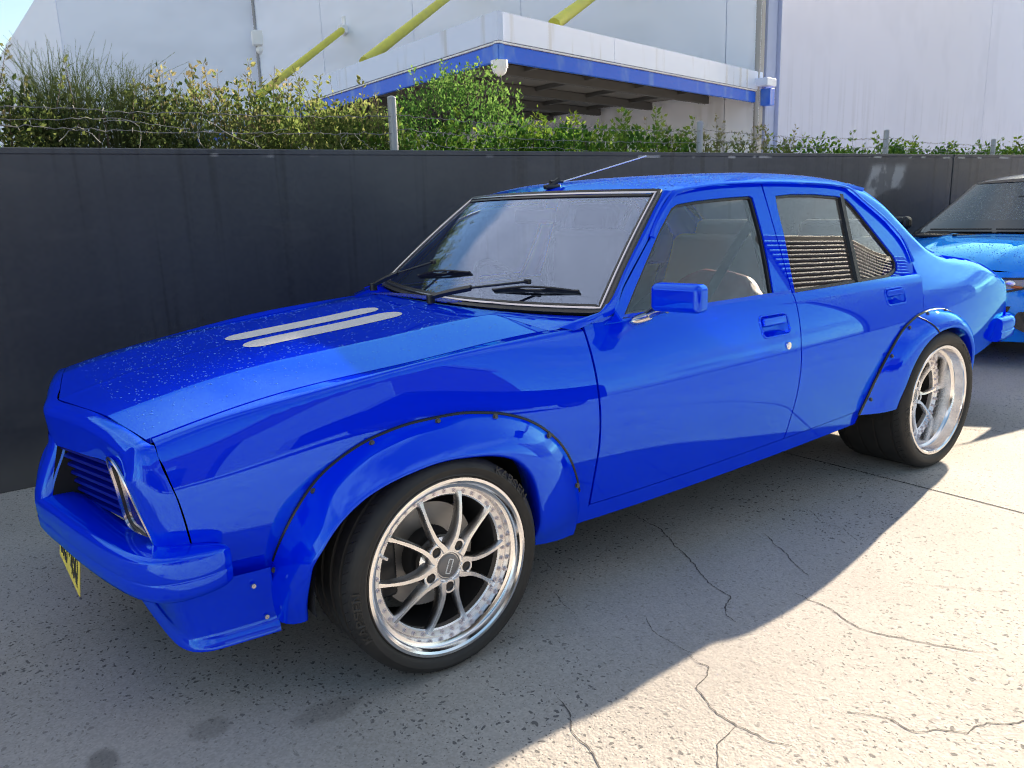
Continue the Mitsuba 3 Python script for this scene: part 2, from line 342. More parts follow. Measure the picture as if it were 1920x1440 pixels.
seams = [0, 1.0, 8.2, 13.2, 18.4, TB]
bw = 'warehouse_building'
for s0, s1 in zip(seams[:-1], seams[1:]):
    ent(bw+'__wall_panel', wallseg(wpt(s1-.012), wpt(s0+.012), -.1, 11.6, -.25), 'm_bld', False)
ent(bw+'__wall_core', wallseg(wpt(TB), wpt(0), -.1, 11.5, -.24).apply_translation([.06, .02, 0]), 'm_grey', False)
Dc = np.array([5.40, 37.6])
ent(bw+'__wall_panel', wallseg(Dc, Bc+[-.03, .0], -.1, 11.6, .25), 'm_bld', False)
Ec = np.array([-1.23, 44.97])
ent(bw+'__gable_wall', wallseg(Ec, Dc+[-.02, .03], -.1, 1.50, .25, ztop_b=11.06), 'm_bld', False)
tag(bw, 'big white warehouse wall with blue banded canopy and yellow braces behind the hedge', 'building')
# canopy fascia: white upper panels over a blue band, two faces
def fascia(a, b, z0, z1, th, mat_, key, lean=0):
    ent(key, wallseg(a, b, z0, z1, th), mat_, False)
lend = K+dl_*21
ends = [0, 3.72, 11.3]
for s0, s1 in zip(ends[:-1], ends[1:]):
    fascia((K+dr_*(s0+.006))[:2], (K+dr_*(s1-.006))[:2], 3.985, 4.455, .12, 'm_fascia', bw+'__fascia_panel')
for s0, s1 in ((0, 7.), (7., 14), (14, 21)):
    fascia((K+dl_*(s1-.004))[:2], (K+dl_*(s0+.006))[:2], 3.985, 4.455, .12, 'm_fascia', bw+'__fascia_panel')
ins = .05
ent(bw+'__blue_band', wallseg((K+dr_*.02)[:2]+[0, ins], (K+dr_*11.32)[:2]+[0, ins], 3.66, 3.93, .1), 'm_blueband', False, 'faded blue band along the canopy edge')
ent(bw+'__blue_band', wallseg((K+dl_*21)[:2]+[ins, 0], (K+dl_*.0)[:2]+[ins, .04], 3.66, 3.93, .1), 'm_blueband', False)
ent(bw+'__gutter_strip', cat(wallseg(K[:2]+[0.01, .02], (K+dr_*11.3)[:2]+[0, .02], 3.945, 3.972, .1), wallseg((K+dl_*21)[:2]+[.02, 0], K[:2]+[.02, .02], 3.945, 3.972, .1)), 'm_white', False)
ent(bw+'__gutter_return', box(((K+dr_*11.25)+[-.1, -.12, 4.16]), (.62, .5, .2), .01, rotz(math.radians(14))), 'm_fascia', 25)
ent(bw+'__band_return', box(((K+dr_*11.38)+[.0, -.1, 3.80]), (.32, .34, .44), .01, rotz(math.radians(14))), 'm_blueband', 25)
# soffit + beams
sof = sg.Polygon([tuple((K+dr_*.12+dl_*.12)[:2]), tuple((Rr-dr_*.1)[:2]+[0, .15]), tuple(wpt(22.)-[.1, 0]), tuple((lend+dr_*.1)[:2])])
ent(bw+'__canopy_soffit', trimesh.creation.extrude_polygon(sof, .05, engine='earcut').apply_translation([0, 0, 3.98]), 'm_soffit', False)
def beam(p, q, w=.14, h=.2, z=3.86):
    p, q = np.array(p), np.array(q); d = q-p; L = np.linalg.norm(d); c = (p+q)/2
    return box((*c, z), (L, w, h), 0, rotz(math.atan2(d[1], d[0])))
for s in np.arange(1.6, 20, 1.9):
    a = (K+dl_*s+dr_*.2)[:2]
    # meet the wall
    d = dr_[:2]; A = np.array([[d[0], -Lw[0]], [d[1], -Lw[1]]]); t = np.linalg.solve(A, Wa-a)
    if t[0] > .5: ent(bw+'__canopy_beam', beam(a, a+d*(t[0]-.1)), 'm_beam', False)
for s in (2.2, 4.4, 6.6, 8.8):
    a = (K+dr_*s+dl_*.25)[:2]; d = dl_[:2]; A = np.array([[d[0], -Lw[0]], [d[1], -Lw[1]]]); t = np.linalg.solve(A, Wa-a)
    if t[0] > .5: ent(bw+'__canopy_purlin', beam(a, a+d*(t[0]-.1), .08, .1, 3.925), 'm_beam', False)
def fpt(s, z=4.46): return np.array([*(K+dl_*s)[:2], z])
def wallz(t, z, off=-.12): return np.array([*(wpt(t)+np.array([-1, -.26])*.0+np.array([off, off*.26])), z])
BR = [((8.59, 23.80, 4.78), (14.26, 28.87, 8.20)), ((8.38, 15.97, 4.60), (15.95, 22.55, 8.73)), ((9.78, 10.52, 4.58), (17.53, 16.67, 7.79))]
for a, b in BR:
    ent(bw+'__brace', tube([a, b], .125, 12), 'm_yellow', 40)
    d = (np.array(b)-a)/np.linalg.norm(np.array(b)-a)
    ent(bw+'__brace_bracket', cat(box(np.array(b)-d*.10, (.34, .50, .75), .02), box(np.array(b)-d*.45, (.34, .34, .34), .05)), 'm_white', 25)
# electrical conduit and box on the corner
cp = Bc+np.array([-.12, -.16]); ci = 0
for o in (-.14, .17):
    ent(bw+'__conduit', tube([(cp[0]+o, cp[1]-abs(o)*.25, 0), (cp[0]+o, cp[1]-abs(o)*.25, 11.5)], .06, 8), 'm_grey', 40)
ent(bw+'__meter_box', cat(box((cp[0]+.02, cp[1]-.22, 8.51), (.78, .4, .62), .04, rotz(math.radians(-15))), box((cp[0]+.02, cp[1]-.2, 8.51-.48), (.5, .34, .36), .12, rotz(math.radians(-15)))), 'm_white', 25)
# downpipe near the canopy's right end and the neighbouring warehouse
ent(bw+'__downpipe', tube([(*(Rr[:2]+[-.28, -.02]), 0), (*(Rr[:2]+[-.28, -.02]), 11.5)], .07, 10), 'm_grey', 40)
nb = 'neighbouring_warehouse'
d76 = azd(76.3)[:2]; q0 = Rr[:2]+d76*.25
ent(nb+'__corner_pier', wallseg(q0-d76*.02, q0+d76*.62, -.1, 12.6, .4), 'm_bld_b', False)
ss = [.66, 28.2, 60]
q1 = q0+np.array([.02, -.10])
for s0, s1 in zip(ss[:-1], ss[1:]):
    ent(nb+'__wall_panel', wallseg(q1+d76*(s0+.02), q1+d76*(s1-.02), -.1, 12.5, .3), 'm_bld_b', False)
ent(nb+'__joint_backing', wallseg(q1+d76*.7+[0, .12], q1+d76*59+[0, .12], -.1, 12.4, .1), 'm_grey', False)
tag(nb, 'pale blue grey precast warehouse wall with rain streaks right of the canopy', 'building')
# dome camera
sc_ = K+np.array([-.03, -.06, 0])
dc = 'security_camera'
ent(dc+'__dome', trimesh.creation.icosphere(subdivisions=3, radius=.13).apply_translation([*sc_[:2], 3.50]), 'm_white', True)
ent(dc+'__housing', trimesh.creation.cylinder(.15, .12, sections=32).apply_translation([*sc_[:2], 3.57]), 'm_white', 30)
ent(dc+'__cable', tube(spline([(sc_[0]+.06, sc_[1]+.1, 3.6), (sc_[0]+.12, sc_[1]+.15, 3.3), (sc_[0]+.02, sc_[1]+.2, 3.05), (sc_[0]+.06, sc_[1]+.3, 2.6)], 16), .015, 6), 'm_black', 40)
tag(dc, 'white dome security camera hanging under the canopy corner', 'camera')

# ================================================================ the blue sedan (x rearwards from the front axle, y = 0 its centre line, z up)
SD = 'blue_sedan'
WB = 2.586
_x = [-.80, -.66, -.40, -.13, .25, .54, 1.0, 1.6, 2.2, 2.6, 3.0, 3.3, 3.6, 3.8]
Ym = CS(_x, [.645, .668, .697, .728, .782, .818, .846, .855, .848, .832, .795, .750, .690, .64])
aa = CS(_x, [1.4, 1.3, .8, .5, .7, .95, 1.0, 1.0, 1.0, 1.0, 1.0, 1.0, 1.0, 1.0])
def zmid(x): return .60+.018*(x-.8)
def side(x, z):
    x = np.asarray(x, float); z = np.asarray(z, float); d = z-zmid(x); k = .14
    lo = np.where(-d < k, .9*d**2, .9*k*k+.252*(-d-k))
    return Ym(x)-np.where(d > 0, aa(x)*d**2, lo)
zr = CS([-.70, -.655, -.514, -.359, -.137, .147, .399, .555, .62], [.712, .728, .764, .788, .820, .851, .864, .870, .871])   # fender ridge
gapY = CS([-.70, -.66, -.33, -.04, .15, .34, .5, .62], [.598, .604, .617, .645, .655, .668, .695, .71])
zc_h = CS([-.80, -.763, -.478, -.245, .128, .421, .60], [.738, .748, .813, .845, .875, .901, .908])
def hood0(x, y):
    ay = np.abs(y); t = ay/gapY(np.clip(x, -.7, .62))
    prof = np.interp(t, [0, .035, .30, .50, .62, .66, 1.0, 1.2], [0, .055, .085, .115, .16, .25, 1.0, 1.5])
    return zc_h(np.clip(x, -.8, .6))-.0365*prof
def hood(x, y):
    return np.mean([hood0(x, y+d) for d in np.linspace(-.007, .007, 9)], axis=0)
def zgap(x): return hood(x, gapY(np.clip(x, -.7, .62)))
def fend0(x, w):
    """w <= ridge: the height; above: ridge height + way inwards"""
    R_ = zr(np.clip(x, -.7, .62)); yr = side(x, R_)
    t = np.clip(w-R_, 0, None); g = np.maximum(yr-gapY(np.clip(x, -.7, .62)), .01)
    zt = R_+(zgap(x)-R_)*np.clip(t/g, 0, 2)
    y = np.where(w <= R_, side(x, np.minimum(w, R_)), yr-t); z = np.where(w <= R_, w, zt)
    return np.stack([y, z], -1)
def fend(q):
    x, w = q[:, 0], q[:, 1]
    s = np.mean([fend0(x, w+d) for d in np.linspace(-.014, .014, 15)], axis=0)
    return np.stack([x, -s[:, 0], s[:, 1]], 1)
Yg = P([.4, .7, 1.5, 2.1, 2.5, 3.0, 3.4, 3.7], [.745, .762, .775, .768, .745, .69, .665, .65])
def gs(x, z): return Yg(np.clip(x, .4, 3.7))-.43*(z-.88)-.03*np.clip((z-1.0)/.3, 0, 1)*np.clip((1.3-z)/.3, 0, 1)*0
def fgs(q, off=0.0): return np.stack([q[:, 0], -(gs(q[:, 0], q[:, 1])+off), q[:, 1]], 1)
def beltz(x): return .866+.002*x
def dskin0(x, w):
    b = beltz(x); yb = side(x, b); g = np.maximum(yb-(gs(x, .882)+.004), .004); t = np.clip(w-b, 0, None)
    y = np.where(w <= b, side(x, np.minimum(w, b)), yb-np.minimum(t, g)); z = np.where(w <= b, w, b+np.minimum(t/g, 1)*.014)
    return np.stack([y, z], -1)
def dskin(q):
    s = np.mean([dskin0(q[:, 0], q[:, 1]+d) for d in (-.009, -.006, -.003, 0, .003, .006, .009)], axis=0)
    return np.stack([q[:, 0], -s[:, 0], s[:, 1]], 1)
def both(key, mesh, m, smooth=35, far=True, **kw):
    """near (y<0) piece and its mirror on the far side"""
    k = ent(SD+'__'+key, mesh, m, smooth, **kw)
    if far: ent(SD+'__'+key, flipy(mesh), m, smooth)
    return k

# trims (outer edge of the bolt-on flares on the body) and lips
trimF = np.array([(-.415, .20), (-.428, .30), (-.409, .375), (-.371, .47), (-.297, .574), (-.223, .625), (-.132, .662), (-.01, .684), (.1, .688), (.213, .674), (.314, .641), (.419, .562), (.484, .468), (.528, .365), (.545, .282), (.540, .205)])
lipF = np.array([(-.372, .235), (-.378, .30), (-.376, .395), (-.347, .46), (-.288, .527), (-.213, .571), (-.121, .596), (-.01, .608), (.11, .596), (.216, .564), (.29, .487), (.316, .405), (.328, .327), (.325, .29), (.322, .265), (.318, .245)])
lipFy = np.array([.765, .79, .835, .86, .87, .875, .878, .878, .876, .872, .868, .860, .845, .828, .805, .79])
# ---- front fender
nose = [(-.652, .80), (-.651, .703), (-.643, .680), (-.636, .645), (-.624, .595), (-.616, .55), (-.609, .50), (-.603, .455), (-.598, .36)]
def fender_poly():
    xs = np.linspace(-.648, .582, 60)
    top = [(x, float(zr(x)+max(float(side(x, zr(x))-gapY(x)), .01)-.004)) for x in xs]
    cut = [(x, z) for x, z in spline(trimF, 60)]
    cut = [(x+.0*(1), z) for x, z in cut]
    # arch opening, slightly inside the trim so that the flare covers the cut edge
    c0 = np.array([.05, .30]); arch = [tuple(c0+(np.array(q)-c0)*.93) for q in cut if q[1] > .22]
    pts = [(-.648, top[0][1])]+top[1:]+[(.582, .255)]+[(.50, .245)]+arch[::-1]+[(-.43, .345), (-.596, .36)]+[(a+.004, b) for a, b in nose[::-1]][1:-1]
    return sg.Polygon(pts)
both('front_fender', panel(fender_poly(), fend, .010), 'm_paint')
# ---- hood
def fhood(q): return np.stack([q[:, 0], q[:, 1], hood(q[:, 0], q[:, 1])], 1)
ys = np.linspace(-1, 1, 61)
fr = [(-.7625+.103*abs(u), u*(float(gapY(-.66))-.004)) for u in ys]
sd_ = [(x, float(gapY(x))-.004) for x in np.linspace(-.65, .46, 30)]
re_ = [(.462+.030*abs(u)**2, u*.690) for u in ys[::-1]]
hp = sg.Polygon(fr+sd_+re_+[(x, -y) for x, y in sd_[::-1]])
vents = []
for s in (-1, 1):
    vents.append(sg.LineString([(-.185, s*.090), (.250, s*.090)]).buffer(.057, 12))
hood_m = panel(hp.difference(sg.MultiPolygon(vents)), fhood, .010, .014, (0, 0, 1))
ent(SD+'__hood', hood_m, 'm_paint', 35)
for v in vents:
    ent(SD+'__hood__vent_mesh', panel(v.buffer(.004), lambda q: fhood(q)+[0, 0, .0012], .02, 0, (0, 0, 1)), 'm_vent', 35, 'oval grey mesh vent set into the hood')
# ---- header panel (nose)
def header():
    bot = {0: (-.797, .625), .15: (-.778, .637), .30: (-.752, .648), .45: (-.727, .66), .57: (-.717, .655)}
    cols = []
    for y, (bx, bz) in bot.items():
        xt = -.7645+.170*y; zt = float(hood(np.array([xt]), np.array([y]))[0])-.001
        c = [(xt, y, zt), (xt-.024, y, zt-.006), (xt-.040+.25*min(0, bx-xt+.033), y, zt-.032), (.5*(xt-.036)+.5*bx-.003, y, .45*zt+.55*bz-.004), (bx, y, bz)]
        cols.append(c+[(bx+.02*k, y, bz-.045*k) for k in (1, 2, 3, 4)])
    zz = [.648, .60, .55, .50, .44]
    hx = [-.717, -.707, -.695, -.684, -.670]; hy = [.600, .606, .612, .618, .626]; fx = [-.6365, -.6245, -.6165, -.6095, -.5995]
    tops = {'h': [(-.664, .594, .736), (-.688, .600, .730), (-.702, .601, .703), (-.711, .601, .674)], 'c1': [(-.6625, .606, .735), (-.683, .620, .729), (-.696, .628, .703), (-.703, .631, .675)],
            'c2': [(-.659, .618, .733), (-.674, .631, .727), (-.683, .642, .703), (-.687, .648, .676)], 'm': [(-.656, .625, .731), (-.664, .636, .725), (-.667, .647, .703), (-.6645, .6555, .677)],
            'f': [(-.6498, .630, .7295), (-.6494, .6405, .7215), (-.6478, .6495, .703), (-.6437, .6565, .677)]}
    for nm, (dx, dy) in {'h': (0, 0), 'c1': (.009, .032), 'c2': (.028, .050), 'm': (.053, None), 'f': (None, None)}.items():
        low = []
        for z, x_, y_, f_ in zip(zz, hx, hy, fx):
            ys_ = float(side(f_, z))
            if nm == 'f': low.append((f_, ys_, z))
            elif nm == 'm': low.append((.36*x_+.64*f_, ys_-.0035, z))
            else: low.append((x_+dx, y_+dy*(ys_-y_)/.0615, z))
        cols.append(tops[nm]+low)
    A = np.array(cols); yy = np.array([0, .15, .30, .45, .57, .605, .640, .667, .70, .73])
    full = np.concatenate([A[:0:-1]*[1, -1, 1], A]); yf = np.r_[-yy[:0:-1], yy]
    V = np.linspace(0, 8, 65); U = np.unique(np.r_[np.linspace(yf[0], yf[-1], 181), -.605, .605])
    S = P(np.arange(9.), full, axis=1)(V); S = P(yf, S, axis=0)(U)
    n, m_ = S.shape[:2]; idx = np.arange(n*m_).reshape(n, m_); keep = []
    for i in range(n-1):
        for j in range(m_-1):
            if V[j+1] <= 4.001 or min(abs(U[i]), abs(U[i+1])) >= .6049: keep.append([idx[i, j], idx[i+1, j], idx[i+1, j+1], idx[i, j+1]])
    m = orient(tm(S.reshape(-1, 3), np.array(keep)), (-1, 0, .3))
    c = []
    for sg_n in (-1, 1):   # return behind the headlight edge
        e = np.array([(x, sg_n*y, z) for x, y, z in zip(hx, hy, zz)]); c.append(orient(grid_mesh(np.stack([e, e+[.06, -sg_n*.01, 0]], 1)), (0, -sg_n, 0)))
    return cat(m, *c)
ent(SD+'__header_panel', header(), 'm_paint', 50)
# prow column between the two grille openings
zs = np.array([.652, .63, .60, .55, .50, .455]); px = np.array([-.800, -.802, -.812, -.835, -.854, -.862])
S = []
for z, x in zip(np.linspace(.652, .455, 14), P(zs[::-1], px[::-1])(np.linspace(.652, .455, 14))):
    S.append([(x+.035, -.058, z), (x+.018, -.056, z), (x+.007, -.050, z), (x+.001, -.032, z), (x-.003, 0, z), (x+.001, .032, z), (x+.007, .050, z), (x+.018, .056, z), (x+.035, .058, z)])
ent(SD+'__nose_prow', orient(grid_mesh(S), (-1, 0, 0)), 'm_paint', 50)
# ---- grilles: slats set back in the openings
def gx_(y, z): return -.790+.17*abs(y)+.20*(.62-z)+.012
for sgn in (-1, 1):
    gr = SD+('__grille' if sgn < 0 else '__grille_001')
    z0s = np.linspace(.478, .634, 7)
    for z in z0s:
        y0, y1 = .060, .455
        zz0, zz1 = z-.010, z+.022
        pts = []
        for y, dz in ((y0, zz0), (y1, zz1)):
            x = gx_(y, dz)
            pts.append([(x+.012, sgn*y, dz+.010), (x-.014, sgn*y, dz+.001), (x-.016, sgn*y, dz-.006), (x+.03, sgn*y, dz-.004)])
        m = grid_mesh(np.array(pts), closed_v=True)
        ent(gr+'__slat', orient(m, (-1, 0, 0)) if False else m, 'm_paint_dull', False)
    ent(gr+'__backing', orient(tm([(gx_(.08, .45)+.05, sgn*.05, .44), (gx_(.46, .45)+.05, sgn*.47, .46), (gx_(.46, .66)+.05, sgn*.47, .68), (gx_(.08, .66)+.05, sgn*.07, .66)], [[0, 1, 2, 3]]), (-1, 0, 0)), 'm_matte', False)
    ent(gr+'__side_plate', tm([(-.835, sgn*.0572, .455), (gx_(.08, .45)+.06, sgn*.0572, .44), (gx_(.08, .65)+.06, sgn*.0572, .66), (-.785, sgn*.0572, .65)], [[0, 1, 2, 3]]), 'm_matte', False)
# ---- headlights
HL = np.array([(-.728, .462, .668), (-.720, .592, .650), (-.700, .608, .565), (-.676, .618, .470), (-.690, .53, .478), (-.703, .455, .490), (-.716, .452, .585)])
def headlight():
    ring = spline(HL, 64, closed=True)
    # soften corners
    for _ in range(2): ring = (np.roll(ring, 1, 0)+2*ring+np.roll(ring, -1, 0))/4
    sec = np.array([(-.007, -.010), (.006, -.010), (.008, .002), (.004, .008), (-.006, .006)])
    c = ring.mean(0); nrm = np.cross(ring[16]-c, ring[0]-c); nrm /= np.linalg.norm(nrm); nrm *= -1 if nrm[0] > 0 else 1
    bez = sweep(ring, np.array([(-.0045, -.004), (.0045, -.004), (.0055, .000), (.003, .003), (-.004, .002)]), up=nrm, closed=True)
    inner = ring+(c-ring)*.06
    back = c+nrm*-.06+(inner-c)*.72
    bowl = grid_mesh(np.stack([inner-nrm*.004, (inner+back)/2-nrm*.01, back], 1), closed_u=True)
    v = np.vstack([back, [back.mean(0)-nrm*.01]]); n = len(back)
    bk = tm(v, [[i, (i+1) % n, n] for i in range(n)])
    lens = tm(np.vstack([inner-nrm*.008, [c-nrm*.007]]), [[i, (i+1) % n, n] for i in range(n)])
    lens = lens.subdivide()
    return bez, orient(cat(bowl, bk), (-1, 0, 0)), lens, c, nrm
bez, bowl, lens, hc, hn = headlight()
for sgn in (-1, 1):
    hk = SD+('__headlight' if sgn < 0 else '__headlight_001'); fl = flipy if sgn < 0 else (lambda m: m)
    ent(hk+'__chrome_bezel', fl(bez), 'm_chrome', 40)
    ent(hk+'__housing', fl(bowl), 'm_black', 40)
    ent(hk+'__lens', fl(lens), 'm_lens', True)
    ent(hk+'__bulb_shield', fl(trimesh.creation.icosphere(subdivisions=2, radius=.022).apply_translation(hc+hn*-.045+[0, .02, -.06])), 'm_brushed', True)
# ---- front bumper
bp_ = np.array([(-.863, 0), (-.858, .06), (-.846, .14), (-.826, .28), (-.800, .43), (-.772, .56), (-.742, .655), (-.705, .712), (-.655, .738), (-.59, .748), (-.525, .742)])
bpl = spline(np.vstack([bp_[:0:-1]*[1, -1], bp_]), 141)
tn = np.gradient(bpl, axis=0); tn /= np.linalg.norm(tn, axis=1, keepdims=True); nn = np.stack([-tn[:, 1], tn[:, 0]], 1)   # outwards
nn = nn*np.sign((nn*(bpl-[0.3, 0])).sum(1))[:, None]
prof = np.array([(-.115, .470), (-.085, .484), (-.045, .4855), (-.016, .4825), (-.006, .4785), (-.001, .4705), (.001, .445), (.0, .424), (-.0025, .421), (-.0025, .416), (0, .412), (-.002, .385), (-.010, .370), (-.028, .360), (-.07, .356), (-.12, .36)])
nd = len(bpl); endw = np.minimum(np.arange(nd), np.arange(nd)[::-1])/10.; endw = np.clip(endw, 0, 1)**.5
S = np.zeros((nd, len(prof), 3))
for i in range(nd):
    o = prof[:, 0]*(.45+.55*endw[i])-(1-endw[i])*.022
    zz = .42+(prof[:, 1]-.42)*(.72+.28*endw[i])
    S[i, :, :2] = bpl[i]+o[:, None]*nn[i]; S[i, :, 2] = zz-.006*(1-abs(bpl[i, 1])/.75)*0
bm = grid_mesh(S)
caps = []
for e in (0, nd-1):
    v = np.vstack([S[e], S[e].mean(0)]); k = len(prof); caps.append(tm(v, [[j, (j+1) % k, k] for j in range(k)]))
ent(SD+'__front_bumper', cat(orient(bm, (-1, 0, 0)), *caps), 'm_paint', 32)
# ---- air dam below it
tp = np.array([(-.70, 0), (-.70, .25), (-.695, .45), (-.682, .57), (-.655, .640), (-.60, .668), (-.52, .682), (-.428, .690)])
bt = np.array([(-.655, 0), (-.655, .25), (-.652, .42), (-.645, .55), (-.622, .625), (-.575, .655), (-.50, .662), (-.412, .668)])
pt = spline(np.vstack([tp[:0:-1]*[1, -1], tp]), 121); pb = spline(np.vstack([bt[:0:-1]*[1, -1], bt]), 121)
S = []
for a, b in zip(pt, pb):
    d = b-np.array([-.3, 0]); d /= np.linalg.norm(d)
    S.append([(*a, .372), (*(a*.5+b*.5-d*.004), .29), (*(b-d*.004), .225), (*(b+d*.004), .206), (*(b+d*.012), .196), (*(b+d*.012), .184), (*(b-d*.03), .180)])
ent(SD+'__air_dam', orient(grid_mesh(S), (-1, 0, 0)), 'm_paint', 40)
for x, y, z in ((-.475, .686, .335), (-.445, .668, .232)):
    for sgn in (-1, 1):
        ent(SD+'__air_dam__screw', trimesh.creation.cylinder(.006, .006, sections=12).apply_transform(trimesh.transformations.rotation_matrix(math.pi/2, [1, 0, 0])).apply_translation([x, sgn*(y+.004), z]), 'm_steel', 30)
# ---- number plate
pc = np.array([-.800, 0.0, .282]); Rp = roty(math.radians(8))
pl = SD+'__number_plate'
ent(pl, box(pc, (.003, .372, .134), .001, Rp), 'm_plate', 25, 'yellow number plate with dark letters under the bumper')
for a, s in ((-.150, 'DXS'), (.035, '45Q')):
    tx = meshkit.text_mesh(s, .082, .0015, True); v = np.asarray(tx.vertices); wdt = v[:, 0].max(); k = .125/wdt
    w_ = np.stack([-.0016-v[:, 2], a*-1-v[:, 0]*k, v[:, 1]-.041], 1)@Rp.T+pc
    ent(pl+'__lettering', tm(w_, np.asarray(tx.faces)), 'm_black', False)
ent(pl+'__lettering', box(pc+np.array([-.0022, -.012, 0]), (.0015, .014, .014)), 'm_black', False)
ent(SD+'__plate_bracket', box((-.775, 0, .35), (.04, .3, .03)), 'm_black', 25)

# ---- flares
def flare(trim, lip, lipy, ybody, n=90, bulge=.016):
    tr = spline(trim, n); li = spline(np.c_[lip, lipy], n)
    rows = []
    for i in range(n):
        a = np.array([tr[i, 0], -(float(ybody(tr[i, 0], tr[i, 1]))+.003), tr[i, 1]]); b = np.array([li[i, 0], -li[i, 2], li[i, 1]])
        d = b-a; out = np.array([0, -1., 0]); out -= d*(out@d)/(d@d); out /= np.linalg.norm(out)
        t = np.array([0, .04, .14, .3, .5, .7, .85, .95, 1.0]); h = np.array([.001, .006, .4, .8, 1.0, .92, .6, .3, .0]); h = h*bulge; h[:2] = (.0, .006)
        row = [a+d*tt+out*hh for tt, hh in zip(t, h)]
        inn = (b-np.array([.04 if lip[:, 0].mean() < 1 else WB, b[1], .3])); inn[1] = 0; inn /= np.linalg.norm(inn)
        row += [b-inn*.006+[0, .008, 0], b-inn*.002+[0, .055, 0], b+inn*.012+[0, .10, 0]]
        row = [a+[0, .012, 0]]+row
        rows.append(row)
    m = orient(grid_mesh(np.array(rows)), (0, -1, 0))
    return m, rows, tr
fm, frows, ftr = flare(trimF, lipF, lipFy, side)
both('front_flare', fm, 'm_paint', 60)
beadF = np.array([(x, -(float(side(x, z))+.004), z) for x, z in spline(trimF[2:-2], 80)])
bead = tube(beadF, .0065, 8)
ent(SD+'__front_flare__rubber_bead', bead, 'm_black', 40); ent(SD+'__front_flare_001__rubber_bead', flipy(bead), 'm_black', 40)
def bolt(p, nrm, r=.0055):
    nrm = np.asarray(nrm, float)/np.linalg.norm(nrm)
    M_ = trimesh.geometry.align_vectors([0, 0, 1], nrm)
    w = trimesh.creation.annulus(r*.55, r*1.5, .004, sections=16) if False else trimesh.creation.cylinder(r*1.5, .003, sections=18)
    h = trimesh.creation.cylinder(r, .010, sections=6); s = trimesh.creation.cylinder(r*.5, .012, sections=10)
    m = cat(w, h); m.apply_transform(M_); m.apply_translation(p); return m
def flare_bolts(rows, idx, key):
    for i in idx:
        r = np.array(rows[i]); p = r[1]+(r[-4]-r[1])*0; p = r[1]*.87+r[5]*.13+np.array([0, -.006, 0]); n_ = np.array([0, -1., .25])
        pad = trimesh.creation.icosphere(subdivisions=2, radius=1.).apply_scale([.02, .006, .02]).apply_translation(p+[0, .004, 0])
        b = bolt(p+[0, -.003, 0], n_)
        ent(SD+f'__{key}__bolt', b, 'm_bolt', 30); ent(SD+f'__{key}_001__bolt', flipy(b), 'm_bolt', 30)
flare_bolts(frows, [9, 22, 33, 44, 54, 65, 78], 'front_flare')
trimR0 = np.array([(2.075, .325), (2.100, .40), (2.141, .524), (2.205, .603), (2.283, .665), (2.36, .696), (2.436, .715), (2.527, .722), (2.62, .718), (2.713, .701), (2.80, .668), (2.87, .625), (2.94, .56), (2.985, .49), (3.01, .42)])
lipR = np.array([(2.250, .335), (2.255, .37), (2.272, .43), (2.300, .50), (2.345, .560), (2.40, .603), (2.46, .630), (2.53, .645), (2.60, .648), (2.67, .640), (2.745, .615), (2.81, .575), (2.86, .52), (2.895, .46), (2.91, .40)])
lipRy = np.array([.868, .875, .888, .896, .900, .903, .905, .905, .905, .903, .9, .893, .886, .875, .865])
rm, rrows, rtr = flare(trimR0, lipR, lipRy, side, bulge=.020)
both('rear_flare', rm, 'm_paint', 60)
beadR = np.array([(x, -(float(side(x, z))+.004), z) for x, z in spline(trimR0, 80)])
bead = tube(beadR, .0055, 8)
ent(SD+'__rear_flare__rubber_bead', bead, 'm_black', 40); ent(SD+'__rear_flare_001__rubber_bead', flipy(bead), 'm_black', 40)
flare_bolts(rrows, [5, 19, 31, 43, 55, 66, 78], 'rear_flare')
# seam where the rear flare is split at the door edge
sm_ = [np.array(rrows[38][k])+[0, -.0015, .001] for k in range(1, 10)]
ent(SD+'__rear_flare__seam', tube(np.array(sm_), .003, 6), 'm_black', 40)

# ---- doors
sillz = lambda x: .298+.030*(x-.6)
win_f = [(.736, .884), (.838, .983), (1.011, 1.144), (1.098, 1.214), (1.135, 1.228), (1.237, 1.237), (1.40, 1.244), (1.535, 1.246), (1.550, 1.238), (1.547, 1.19), (1.540, 1.10), (1.520, .996), (1.492, .884)]
win_r = [(1.690, 1.243), (1.80, 1.247), (1.95, 1.243), (2.108, 1.231), (2.175, 1.217), (2.215, 1.185), (2.337, 1.049), (2.410, .968), (2.418, .935), (2.400, .908), (2.36, .893), (2.30, .885), (1.619, .884), (1.632, .942), (1.664, 1.085), (1.678, 1.20)]
gut = [(.695, .888), (.782, .977), (.955, 1.119), (1.093, 1.240), (1.13, 1.262), (1.246, 1.279), (1.424, 1.289), (1.641, 1.291), (1.906, 1.284), (2.15, 1.268), (2.20, 1.258), (2.286, 1.205), (2.440, 1.108), (2.530, 1.02), (2.552, .96), (2.556, .925), (2.548, .886)]
G_ = np.array(gut)
bx = lambda z: np.interp(z, [.30, .338, .45, .553, .693, .855, .884, 1.284], [1.550, 1.557, 1.560, 1.560, 1.568, 1.597, 1.603, 1.628])
def frame_map(q): return fgs(q, .004)
i0 = np.searchsorted(G_[:, 0], 1.62)
topz = lambda x: np.interp(x, G_[:13, 0], G_[:13, 1])
